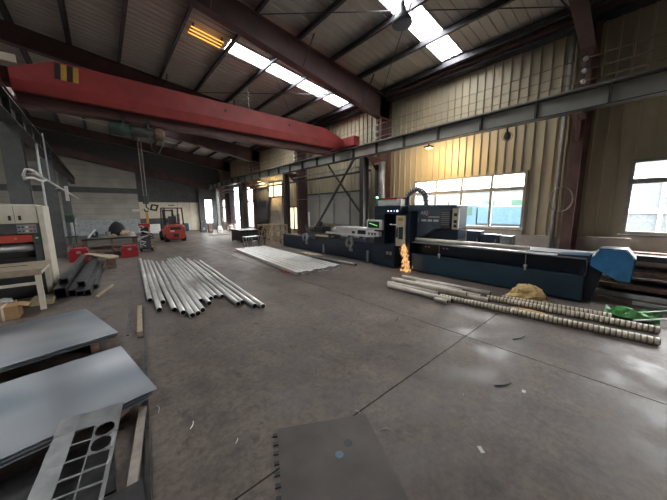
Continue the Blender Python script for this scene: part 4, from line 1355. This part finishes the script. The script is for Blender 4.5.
# ---- dark steel channels between bench and aisle
chan = [(-0.865, 8.02, 0.20, 0.24, 0.0, 'widest dark channel nearest the bench in the steel pile'),
        (-0.69, 8.10, 0.13, 0.15, 0.0, 'second dark channel from the bench in the steel pile'),
        (-0.56, 8.02, 0.12, 0.12, 0.0, 'third dark channel from the bench in the steel pile'),
        (-0.43, 7.95, 0.12, 0.14, 0.0, 'fourth dark channel from the bench in the steel pile'),
        (-0.31, 8.6, 0.10, 0.10, 0.0, 'outermost dark channel on the aisle side of the steel pile'),
        (-0.82, 8.45, 0.15, 0.12, 0.242, 'dark channel stacked on top beside the bench'),
        (-0.53, 8.30, 0.14, 0.12, 0.155, 'dark channel stacked on top in the middle of the pile')]
for k, (x, y, w, hh, z0, lab) in enumerate(chan):
    b = MB()
    L = 4.4 + 0.3 * math.sin(k * 3.1)
    th = 0.010
    dx = 0.04 * L
    p0, p1 = Vector((x, y, 0)), Vector((x + dx, y + L, 0))
    prof = [(-w / 2, z0), (w / 2, z0), (w / 2, z0 + hh), (-w / 2, z0 + hh)]
    pin = [(-w / 2 + th, z0 + th), (w / 2 - th, z0 + th), (w / 2 - th, z0 + hh - th), (-w / 2 + th, z0 + hh - th)]
    vs = [p0 + Vector((a, 0, c_)) for a, c_ in prof] + [p1 + Vector((a, 0, c_)) for a, c_ in prof] + [p0 + Vector((a, 0, c_)) for a, c_ in pin] + [p1 + Vector((a, 0, c_)) for a, c_ in pin]
    fs = []
    for i in range(4):
        j = (i + 1) % 4
        fs += [(i, j, 4 + j, 4 + i), (8 + j, 8 + i, 12 + i, 12 + j), (j, i, 8 + i, 8 + j), (4 + i, 4 + j, 12 + j, 12 + i)]
    b.add(vs, fs)
    tag(b.build('steel_channel', 'dark_steel'), lab, 'steel tube', 'dark steel pile by the bench')
b = MB().prism([(-0.62, 12.75), (0.02, 10.95), (0.22, 11.0), (0.28, 11.3), (0.10, 11.9), (-0.50, 12.95)], 2, 0.365, 0.40)
tag(b.build('pale_plank', 'wood'), 'pale pointed wooden plank lying across the dark steel pile', 'plank')
tag(MB().bar((-0.28, 7.62, 0.02), (0.02, 8.65, 0.02), 0.05, 0.04).build('timber_stick', 'wood'), 'short wooden stick on the floor beside the dark steel pile', 'stick')
for x0, z0 in ((-0.55, 0.0),):
    tag(MB().box(-0.06, 0.18, 11.3, 11.45, 0.0, 0.363).build('timber_prop', 'rust'), 'low timber prop under the pale pointed plank', 'timber')

# ---- air line and conduits at the left columns
t = thing('air_line', 'white air pipe with bracket arms running along the left columns', 'pipe', (-1.18, 9.7, 2.78))
MB().cyl((-1.15, 9.75, 2.80), (-1.15, 26.5, 2.80), 0.035, 10).build('pipe', 'white', t, True)
MB().path([(-1.30, 9.72, 2.62), (-1.25, 9.6, 2.66), (-1.15, 9.62, 2.66), (-1.10, 10.4, 2.66), (-1.12, 11.2, 2.76)], 0.03, 8).build('branch', 'white', t, True)
MB().path([(-1.32, 9.82, 2.62), (-1.32, 9.70, 2.74), (-1.26, 9.62, 2.86), (-1.18, 9.7, 2.86), (-1.12, 10.6, 2.82)], 0.03, 8).build('branch', 'white', t, True)
for y in (10.0, 15.4):
    MB().bar((-1.30, y, 2.80), (-1.14, y, 2.80), 0.03, 0.03).build('bracket', 'white', t)
tag(MB().cyl((-1.20, 11.3, 0.0), (-1.20, 11.3, 3.75), 0.025, 8).build('conduit', 'white', None, True), 'thin white vertical conduit behind the sander', 'conduit')
tag(MB().cyl((-1.222, 13.2, 2.9), (-1.222, 13.2, 4.42), 0.02, 8).build('conduit', 'white', None, True), 'thin white cable drop beside the left runway beam', 'conduit')
for (y, z0, z1, lab) in ((16.9, 2.35, 3.0, 'white tube lamp hung upright below the air line'), ):
    t = thing('tube_lamp', lab, 'lamp', (-1.1, y, z0))
    MB().box(-1.16, -1.04, y - 0.05, y + 0.05, z0, z1).build('body', 'white', t, False, 0.01)
    MB().cyl((-1.10, y, z1), (-1.12, y, z1 + 0.25), 0.01, 6).build('wire', 'dark_grey', t)

# ---- dark layout table with clutter
t = thing('layout_table', 'long dark steel layout table covered with tools in the middle left', 'table', (0.2, 15.2, 0))
MB().box(-0.75, 1.10, 14.5, 16.2, 0.72, 0.78).build('table_top', 'dark_steel', t, False, 0.008)
for x in (-0.68, 0.2, 1.02):
    for y in (14.6, 16.1):
        MB().box(x - 0.04, x + 0.04, y - 0.04, y + 0.04, 0, 0.72).build('leg', 'rust', t)
MB().box(-0.68, 1.02, 14.56, 14.62, 0.2, 0.26).build('lower_rail', 'rust', t)
MB().box(-0.68, 1.02, 16.08, 16.14, 0.2, 0.26).build('lower_rail', 'rust', t)
MB().box(-0.70, 1.05, 14.7, 16.05, 0.26, 0.30).build('lower_shelf', 'rust', t)


def toolbox(x0, x1, y0, y1, h, lab):
    t = thing('toolbox', lab, 'toolbox', ((x0 + x1) / 2, (y0 + y1) / 2, 0), 'red toolboxes by the layout table')
    MB().prism([(x0, 0), (x1, 0), (x1, h * 0.75), (x1 - 0.06, h), (x0 + 0.06, h), (x0, h * 0.75)], 1, y0, y1).build('body', 'red', t, False, 0.012)
    MB().box(x0 - 0.006, x1 + 0.006, y0 - 0.006, y1 + 0.006, h * 0.70, h * 0.74).build('lid_rim', 'black', t)
    xm = (x0 + x1) / 2
    MB().path([(xm - 0.14, (y0 + y1) / 2, h), (xm - 0.12, (y0 + y1) / 2, h + 0.05), (xm + 0.12, (y0 + y1) / 2, h + 0.05), (xm + 0.14, (y0 + y1) / 2, h)], 0.012, 6).build('handle', 'black', t)
    MB().box(xm - 0.06, xm + 0.06, y0 - 0.012, y0, h * 0.62, h * 0.8).build('latch', 'duct', t)
    return t


toolbox(-1.10, -0.55, 13.75, 14.2, 0.50, 'red toolbox left of the layout table beside a dark column')
toolbox(0.42, 0.98, 13.65, 14.1, 0.47, 'dark red toolbox standing in front of the layout table')

# clutter on and behind the table
clut = [('black_bundle', 'cloth_black', (0.45, 15.9, 0.78), 0.34, 0.3, 0.62, 'black tarpaulin bundle peaked on the layout table', 'bundle', 31, 0.10),
        ('beige_rag', 'cloth_beige', (0.70, 15.2, 0.78), 0.22, 0.2, 0.26, 'beige crumpled rag on the layout table', 'rag', 32, 0.25),
        ('beige_rag', 'cloth_beige', (0.26, 15.0, 0.78), 0.14, 0.15, 0.12, 'small brown rag beside the beige one on the table', 'rag', 33, 0.3),
        ('plastic_bag', 'paper', (0.92, 14.9, 0.78), 0.13, 0.12, 0.18, 'white plastic bag at the right end of the layout table', 'bag', 34, 0.3)]
for n, m, c, rx, ry, rz, lab, cat, seed, jag in clut:
    tag(MB().lump(c, rx, ry, rz, seed, jag).build(n, m, None, jag < 0.2), lab, cat)
rnd = random.Random(17)
tools = [('clamp_bar', 'bar_steel', -0.1), ('paint_tin', 'duct', 0.18), ('drill_box', 'green_dark', -0.45), ('paint_tin', 'white', -0.28)]
tag(MB().bar((-0.55, 14.8, 0.80), (-0.30, 15.1, 1.12), 0.05, 0.05).build('white_rod', 'white'), 'white rod leaning up from the left of the layout table', 'rod')
tt = thing('paint_tin', 'grey paint tin in the middle of the layout table', 'tin', (0.1, 15.3, 0.78))
MB().lathe((0.1, 15.3, 0.78), [(0.09, 0), (0.09, 0.2), (0.095, 0.2), (0.095, 0.21)], 16).build('can', 'duct', tt)
MB().lathe((0.1, 15.3, 0.99), [(0.08, 0), (0.08, 0.006)], 16).build('lid', 'dark_grey', tt)
tt = thing('bench_vice', 'green bench vice at the left end of the layout table', 'vice', (-0.35, 15.4, 0.78))
MB().box(-0.45, -0.25, 15.3, 15.5, 0.78, 0.86).build('base', 'green_dark', tt, False, 0.01)
MB().box(-0.47, -0.38, 15.3, 15.5, 0.86, 1.02).build('jaw', 'green_dark', tt, False, 0.01)
MB().box(-0.31, -0.22, 15.3, 15.5, 0.86, 1.02).build('jaw', 'green_dark', tt, False, 0.01)
MB().cyl((-0.22, 15.4, 0.92), (-0.05, 15.4, 0.92), 0.018, 8).build('screw', 'duct', tt)
tag(MB().box(-0.2, 0.3, 14.7, 14.8, 0.78, 0.84).build('angle_offcut', 'bar_steel'), 'short steel angle on the near edge of the layout table', 'offcut')

# pillar drill beside the dark column
t = thing('pillar_drill', 'grey-green pillar drill standing behind the sander by the dark column', 'drill', (-0.95, 14.9, 0))
MB().box(-1.2, -0.8, 15.0, 15.4, 0, 0.08).build('base', 'green_dark', t, False, 0.01)
MB().cyl((-1.0, 15.25, 0.08), (-1.0, 15.25, 1.75), 0.055, 12).build('pillar', 'duct', t, True)
MB().box(-1.17, -0.83, 14.85, 15.2, 0.85, 0.90).build('drill_table', 'green_dark', t)
MB().box(-1.13, -0.87, 14.8, 15.45, 1.45, 1.75).build('head', 'green_dark', t, False, 0.03)
MB().cyl((-1.0, 14.95, 1.15), (-1.0, 14.95, 1.45), 0.035, 10).build('spindle', 'duct', t)
for k in range(3):
    a = 2 * PI * k / 3 + 0.4
    MB().cyl((-0.86, 15.0, 1.5), (-0.82, 15.0 + 0.16 * math.cos(a), 1.5 + 0.16 * math.sin(a)), 0.012, 6).build('feed_handle', 'white', t)

# welding cart with hoses right of the table
t = thing('welding_cart', 'red welding cart with white hoses right of the layout table', 'cart', (1.45, 15.3, 0))
MB().box(1.20, 1.66, 15.1, 15.7, 0.12, 0.18).build('deck', 'dark_steel', t)
MB().box(1.25, 1.62, 15.15, 15.6, 0.18, 0.80).build('power_source', 'dark_grey', t, False, 0.02)
MB().box(1.23, 1.64, 15.12, 15.62, 1.12, 1.30).build('wire_feeder', 'red', t, False, 0.02)
MB().box(1.30, 1.58, 15.2, 15.55, 0.80, 1.12).build('feeder_stand', 'black', t)
for x in (1.22, 1.64):
    for y in (15.18, 15.62):
        MB().cyl((x - 0.025, y, 0.07), (x + 0.025, y, 0.07), 0.07, 12).build('wheel', 'rubber', t)
rnd = random.Random(8)
for k in range(7):
    x, y = 1.2 + 0.42 * rnd.random(), 15.03 + 0.1 * rnd.random()
    pts = [(x + 0.12 * math.sin(a * 2.1 + k), y - 0.04 * math.cos(a), 0.35 + 0.12 * k + 0.13 * math.cos(a)) for a in [2 * PI * q / 14 for q in range(15)]]
    MB().path(pts, 0.017, 6).build('hose', 'white' if k % 2 == 0 else 'rubber', t)
t = thing('yellow_stand', 'yellow post with cream top bar behind the welding cart', 'stand', (1.6, 16.8, 0))
MB().box(1.70, 1.80, 16.75, 16.85, 0.03, 1.86).build('post', 'yellow', t)
MB().box(1.15, 1.85, 16.7, 16.9, 1.86, 1.98).build('top_bar', 'cream', t)
MB().box(1.55, 1.95, 16.6, 17.0, 0, 0.03).build('foot', 'yellow', t)

# ---- forklift seen from behind
FX, FY = 3.30, 18.6
t = thing('forklift', 'red forklift truck with black overhead guard seen from behind', 'forklift', (FX, FY, 0))
cw = [(-0.52, 0.30), (-0.40, 0.16), (0.40, 0.16), (0.52, 0.30), (0.55, 0.75), (0.46, 1.05), (-0.46, 1.05), (-0.55, 0.75)]
MB().prism([(FX + a, c) for a, c in cw], 1, FY, FY + 0.6).build('counterweight', 'fork_red', t, False, 0.06)
MB().box(FX - 0.50, FX + 0.50, FY + 0.6, FY + 2.0, 0.25, 0.72).build('chassis', 'fork_red', t, False, 0.03)
MB().box(FX - 0.40, FX + 0.40, FY + 0.62, FY + 1.1, 0.72, 1.10).build('engine_cover', 'black', t, False, 0.03)
MB().box(FX - 0.28, FX + 0.28, FY - 0.005, FY + 0.02, 0.74, 0.90).build('radiator_grille', 'black', t)
MB().box(FX - 0.30, FX - 0.08, FY - 0.012, FY, 0.62, 0.72).build('number_plate', 'cream', t)
MB().box(FX - 0.14, FX + 0.14, FY - 0.01, FY + 0.02, 0.28, 0.5).build('tow_pocket', 'black', t)
for s in (-1, 1):
    MB().cyl((FX + s * 0.34, FY + 0.35, 0.24), (FX + s * 0.56, FY + 0.35, 0.24), 0.24, 18).build('wheel', 'rubber', t, True)
    MB().cyl((FX + s * 0.36, FY + 1.75, 0.30), (FX + s * 0.60, FY + 1.75, 0.30), 0.30, 18).build('wheel', 'rubber', t, True)
    MB().bar((FX + s * 0.48, FY + 0.15, 1.0), (FX + s * 0.46, FY + 0.25, 2.05), 0.06, 0.06).build('guard_post', 'black', t)
    MB().bar((FX + s * 0.48, FY + 1.9, 0.7), (FX + s * 0.46, FY + 1.5, 2.05), 0.06, 0.06).build('guard_post', 'black', t)
    MB().bar((FX + s * 0.46, FY + 0.22, 2.05), (FX + s * 0.46, FY + 1.52, 2.05), 0.06, 0.06).build('guard_rail', 'black', t)
    MB().box(FX + s * 0.26 - 0.05, FX + s * 0.26 + 0.05, FY + 2.05, FY + 2.2, 0.1, 1.98).build('mast', 'black', t)
    MB().box(FX + s * 0.26 - 0.06, FX + s * 0.26 + 0.06, FY + 2.22, FY + 3.2, 0.06, 0.10).build('fork', 'dark_steel', t)
    MB().cyl((FX + s * 0.42, FY - 0.015, 0.96), (FX + s * 0.42, FY + 0.01, 0.96), 0.045, 12).build('tail_lamp', 'yellow', t)
for k in range(6):
    yk = FY + 0.25 + 0.25 * k
    MB().bar((FX - 0.46, yk, 2.05), (FX + 0.46, yk, 2.05), 0.035, 0.05).build('guard_bar', 'black', t)
for zk in (0.6, 1.2, 1.9):
    MB().box(FX - 0.21, FX + 0.21, FY + 2.08, FY + 2.16, zk - 0.04, zk + 0.04).build('mast_tie', 'black', t)
MB().box(FX - 0.22, FX + 0.22, FY + 0.72, FY + 0.84, 1.10, 1.55).build('seat_back', 'dark_grey', t, False, 0.03)
MB().box(FX - 0.22, FX + 0.22, FY + 0.84, FY + 1.25, 1.08, 1.18).build('seat', 'dark_grey', t, False, 0.03)
MB().bar((FX, FY + 1.7, 0.7), (FX, FY + 1.5, 1.25), 0.05, 0.05).build('steering_column', 'black', t)
MB().path([(FX + 0.17 * math.cos(a), FY + 1.48, 1.28 + 0.17 * math.sin(a)) for a in [2 * PI * k / 16 for k in range(17)]], 0.015, 6).build('steering_wheel', 'black', t)
MB().cyl((FX + 0.30, FY + 0.4, 1.05), (FX + 0.30, FY + 0.4, 1.7), 0.05, 10).build('exhaust', 'rust', t)

# ---- things along the far wall
s = thing('wall_sign', 'cream board with a black square emblem fixed to the far wall', 'sign', (3.9, Y1 - 0.07, 1.3))
MB().box(2.62, 5.32, Y1 - 0.10, Y1 - 0.07, 1.34, 2.60).build('board', 'cream', s)
em = [(3.18, 1.98), (3.36, 2.50), (3.92, 2.42), (3.70, 1.86)]
inn = [(3.55 + (a - 3.55) * 0.5, 2.21 + (c - 2.21) * 0.5) for a, c in em]
b = MB()
yv = Y1 - 0.104
b.add([(a, yv, c) for a, c in em] + [(a, yv, c) for a, c in inn], [(i, (i + 1) % 4, 4 + (i + 1) % 4, 4 + i) for i in range(4)])
b.build('emblem', 'black', s)
MB().box(4.62, 5.14, Y1 - 0.104, Y1 - 0.10, 2.36, 2.44).build('sign_print', 'dark_grey', s)
w = thing('white_cabinet', 'low white cabinet left of the forklift against the far wall', 'cabinet', (3.0, 26.5, 0))
MB().box(2.55, 3.55, 26.2, 26.8, 0.05, 0.82).build('body', 'white', w, False, 0.02)
for k in range(3):
    MB().box(2.58, 3.52, 26.17, 26.2, 0.10 + 0.24 * k, 0.31 + 0.24 * k).build('drawer', 'white', w, False, 0.008)
MB().box(2.6, 3.5, 26.22, 26.78, 0, 0.05).build('base', 'dark_grey', w)
tag(MB().box(4.95, 5.35, 27.9, 28.3, 0, 1.55).build('grey_locker', 'siding_pale', None, False, 0.01), 'tall grey locker right behind the forklift', 'locker')
tag(MB().box(5.55, 6.05, 27.8, 28.3, 0, 0.75).build('blue_drum', 'bed_blue', None, False, 0.08), 'dark blue drum by the cream far wall', 'drum')
rnd = random.Random(30)
junk = [((6.7, 25.6), 0.5, 0.4, 0.95, 'dark_grey', 'dark machine with small screen among the far clutter', 'machine'),
        ((7.0, 24.6), 0.35, 0.35, 0.70, 'rust', 'brown crate on the floor of the far bay', 'crate'),
        ((7.6, 24.0), 0.45, 0.3, 0.55, 'white', 'white crate stack beside the pale far post', 'crate'),
        ((8.35, 23.3), 0.35, 0.4, 0.60, 'paper', 'pale sack pile beneath the lilac curtain', 'sack')]
for (x, y), wx, wy, hh, m, lab, cat in junk:
    j = thing(cat, lab, cat, (x, y, 0))
    MB().box(x - wx / 2, x + wx / 2, y - wy / 2, y + wy / 2, 0, hh * 0.6).build('lower_part', m, j, False, 0.03)
    MB().box(x - wx * 0.42, x + wx * 0.35, y - wy * 0.4, y + wy * 0.4, hh * 0.6, hh).build('upper_part', m, j, False, 0.03)
    MB().box(x - wx * 0.2, x + wx * 0.2, y - wy / 2 - 0.02, y - wy / 2, hh * 0.2, hh * 0.45).build('front_plate', 'grey', j)
tag(MB().lump((7.0, 21.6, 0.0), 1.0, 0.35, 0.06, 41, 0.15).build('scrap_heap', 'dark_steel'), 'low dark scrap strip on the bright floor of the far bay', 'scrap')


def drape(name, lab, x, y0, y1, z0, z1, amp, n, m, taper=0.0, group=None):
    b = MB()
    N = n * 6
    rows = 6
    for j in range(rows + 1):
        v = j / rows
        for i in range(N + 1):
            u = i / N
            yy = y0 + (y1 - y0) * (u if not taper else (0.5 + (u - 0.5) * (1 - taper * v)))
            b.v.append((x + amp * math.sin(2 * PI * n * u + v), yy, z1 + (z0 - z1) * v))
    for j in range(rows):
        for i in range(N):
            q = j * (N + 1) + i
            b.f.append((q, q + 1, q + N + 2, q + N + 1))
    o = b.build(name, m, None, True)
    md = o.modifiers.new('thick', 'SOLIDIFY')
    md.thickness = 0.006
    return tag(o, lab, 'curtain', group)


drape('curtain', 'pale lilac curtain hanging beside the far doorway', 9.05, 24.1, 25.4, 0.7, 4.2, 0.08, 5, 'curtain')
drape('strip_curtain', 'dark grey plastic strip curtain gathered right of the tall bright window', 8.95, 17.3, 20.0, 0.9, 3.9, 0.12, 7, 'curtain_dark', 0.35)
drape('strip_curtain', 'narrow dark plastic strip curtain left of the tall bright window', 8.95, 22.0, 22.75, 0.3, 4.0, 0.06, 3, 'curtain_dark')
# black bench and stool near the tall window
t = thing('black_workbench', 'long black workbench standing below the tall bright window', 'workbench', (6.6, 15.8, 0))
MB().box(5.95, 7.2, 15.2, 16.9, 0.62, 0.72).build('bench_top', 'black', t, False, 0.01)
MB().box(6.0, 7.15, 15.3, 16.8, 0.08, 0.62).build('cupboard', 'black', t)
for k in range(3):
    MB().box(6.04 + 0.37 * k, 6.37 + 0.37 * k, 15.27, 15.3, 0.14, 0.58).build('cupboard_door', 'dark_grey', t)
for x in (6.05, 7.1):
    for y in (15.35, 16.75):
        MB().box(x - 0.04, x + 0.04, y - 0.04, y + 0.04, 0, 0.08).build('foot', 'rubber', t)
t = thing('metal_stool', 'small pale metal trestle standing before the black workbench', 'trestle', (5.9, 13.5, 0))
MB().box(5.46, 6.38, 13.3, 13.75, 0.47, 0.51).build('top', 'duct', t)
for x in (5.50, 5.80, 6.34):
    for y in (13.33, 13.72):
        MB().box(x - 0.03, x + 0.03, y - 0.02, y + 0.02, 0, 0.47).build('leg', 'duct', t)
# timber rack with hoses left of the feed bed
t = thing('timber_rack', 'open yellow timber rack with hanging hoses beyond the feed bed', 'rack', (7.0, 13.4, 0))
for x in (6.55, 7.55):
    for y in (12.7, 13.4, 14.1):
        MB().box(x - 0.04, x + 0.04, y - 0.04, y + 0.04, 0, 1.05).build('upright', 'wood', t)
for zz in (0.3, 0.65, 1.0):
    for x in (6.55, 7.55):
        MB().box(x - 0.02, x + 0.02, 12.6, 14.2, zz, zz + 0.07).build('rail', 'wood', t)
    for y in (12.75, 13.45, 14.05):
        MB().box(6.5, 7.6, y - 0.03, y + 0.03, zz + 0.07, zz + 0.10).build('slat', 'wood', t)
for k in range(4):
    pts = [(6.5 - 0.03 * (k % 2), 12.85 + 0.33 * k + 0.13 * math.cos(a), 0.62 + 0.26 * math.sin(a)) for a in [2 * PI * q / 16 for q in range(17)]]
    MB().path(pts, 0.018, 6).build('hose_loop', 'rubber' if k % 2 else 'cloth_beige', t)
tag(MB().bar((8.266, 7.45, 2.42), (8.266, 13.6, 2.42), 0.03, 0.03).build('bay_rail', 'duct'), 'thin pale horizontal rail behind the feed bed', 'rail')
# boards closing the bay behind the feed bed
for k in range(4):
    y0 = 8.2 + 1.2 * k
    p = thing('grey_wall_board', '%s large grey board from the right on the wall behind the feed bed' % ORD[k], 'board', (9.2, y0, 0), 'grey boards behind the feed bed')
    MB().box(9.16, 9.22, y0 + 0.02, y0 + 1.18, 1.10, 2.75).build('panel', 'siding', p)
    MB().box(9.13, 9.16, y0 + 0.02, y0 + 0.07, 1.10, 2.75).build('edge_strip', 'grey', p)
    MB().box(9.13, 9.16, y0 + 0.07, y0 + 1.18, 2.68, 2.75).build('edge_strip', 'dark_grey', p)
tag(MB().cyl((8.55, 7.0, 2.02), (8.55, 7.0, 3.7), 0.13, 18).build('exhaust_duct', 'duct', None, True), 'vertical galvanised exhaust duct rising behind the control cabin', 'duct')

# ---- debris on the floor
chips = [(0.62, 1.95, 0.05, 0.4, 'curled bright metal chip left of the floor plate'), (3.05, 0.62, 0.05, 0.2, 'white scrap of paper far out on the open floor'),
         (2.02, 0.62, 0.06, 0.9, 'white torn label on the floor at the bottom of the picture'), (1.60, 1.52, 0.05, 1.2, 'bright metal sliver at the far corner of the floor plate'),
         (0.38, 2.35, 0.09, 0.6, 'long thin pale chip on the floor right of the long strip'), (0.2, 2.75, 0.12, 1.0, 'curved pale wire end beside the long floor strip'),
         (1.66, 1.22, 0.09, 2.0, 'bright scratch-like swarf right of the floor plate'), (2.55, 1.0, 0.03, 0.3, 'tiny white chip on the floor beyond the floor plate')]
for k, (x, y, l, a, lab) in enumerate(chips):
    if 'label' in lab or 'paper' in lab:
        b = MB().bar((x, y, 0.002), (x + l * math.cos(a), y + l * math.sin(a), 0.002), 0.03, 0.002)
        m = 'paper'
    else:
        pts = [(x + l * u * math.cos(a + 0.5 * u), y + l * u * math.sin(a + 0.5 * u), 0.006 + 0.006 * math.sin(PI * u)) for u in (0, 0.25, 0.5, 0.75, 1)]
        b = MB().path(pts, 0.003, 5)
        m = 'chip'
    tag(b.build('metal_chip' if m == 'chip' else 'paper_scrap', m), lab, 'chip' if m == 'chip' else 'paper', 'scraps on the floor')
for (x, y, l, a, lab) in ((2.95, 0.85, 0.20, -0.7, 'short dark steel rod on the open floor in front of the wrapped tubes'), (4.25, 1.05, 0.25, -0.5, 'dark bent wire on the floor near the wrapped tubes'),
                          (3.55, 2.55, 0.18, 0.3, 'dark wire scrap on the floor before the pale tubes')):
    tag(MB().path([(x, y, 0.008), (x + l * 0.5 * math.cos(a), y + l * 0.5 * math.sin(a), 0.010), (x + l * math.cos(a + 0.2), y + l * math.sin(a + 0.2), 0.008)], 0.008, 6).build('steel_rod', 'dark_steel'), lab, 'rod')

# ================================================================== YARD BEYOND THE WINDOWS
t = thing('blue_truck', 'pale blue truck parked in the yard seen through the middle window', 'truck', (20, 6.2, 0))
MB().box(18.8, 21.2, 4.2, 7.3, 0.85, 2.0).build('load_body', 'yard_blue', t, False, 0.05)
MB().prism([(7.4, 0.6), (9.0, 0.6), (9.0, 1.5), (8.7, 2.1), (7.4, 2.1)], 0, 18.9, 21.1).build('cab', 'yard_blue', t, False, 0.05)
MB().box(18.88, 18.9, 7.7, 8.6, 1.4, 1.95).build('cab_window', 'screen', t)
for yy in (5.0, 8.2):
    MB().cyl((18.85, yy, 0.19), (19.2, yy, 0.19), 0.45, 16).build('wheel', 'rubber', t)
MB().box(19.0, 21.0, 4.2, 9.0, 0.45, 0.84).build('chassis', 'dark_grey', t)
tag(MB().lump((21, 11.9, -0.27), 1.8, 1.6, 2.0, 55, 0.08, 20, 8).build('clay_heap', 'yard_orange', None, True), 'orange clay heap outside left of the blue truck', 'heap')
t = thing('yard_shed', 'pale shed with a low gable outside the near window', 'shed', (26, -2, 0))
MB().prism([(-9, -0.26), (3.6, -0.26), (3.6, 3.6), (-2.7, 6.2), (-9, 3.6)], 0, 24, 30).build('shell', 'yard_grey', t)
for yy in (-6.5, -3.5, -0.5, 2.2):
    MB().box(23.84, 23.9, yy - 0.08, yy + 0.08, -0.26, 3.5).build('post', 'white', t)
MB().box(23.9, 24.0, -9, 3.6, 1.5, 1.75).build('band', 'white', t)
MB().box(23.88, 24.0, -9, 3.6, 3.5, 3.65).build('gutter', 'white', t)
t = thing('far_building', 'long pale building far across the yard beyond the truck', 'building', (45, 20, 0))
MB().box(44, 50, 4.0, 60, -0.26, 4.5).build('shell', 'yard_grey', t)
for k in range(12):
    MB().box(43.95, 44.0, 6 + 4.4 * k, 8.2 + 4.4 * k, 1.4, 3.0).build('window', 'screen', t)
MB().box(43.6, 50, 4.0, 60, 4.5, 4.7).build('roof', 'yard_grey', t)
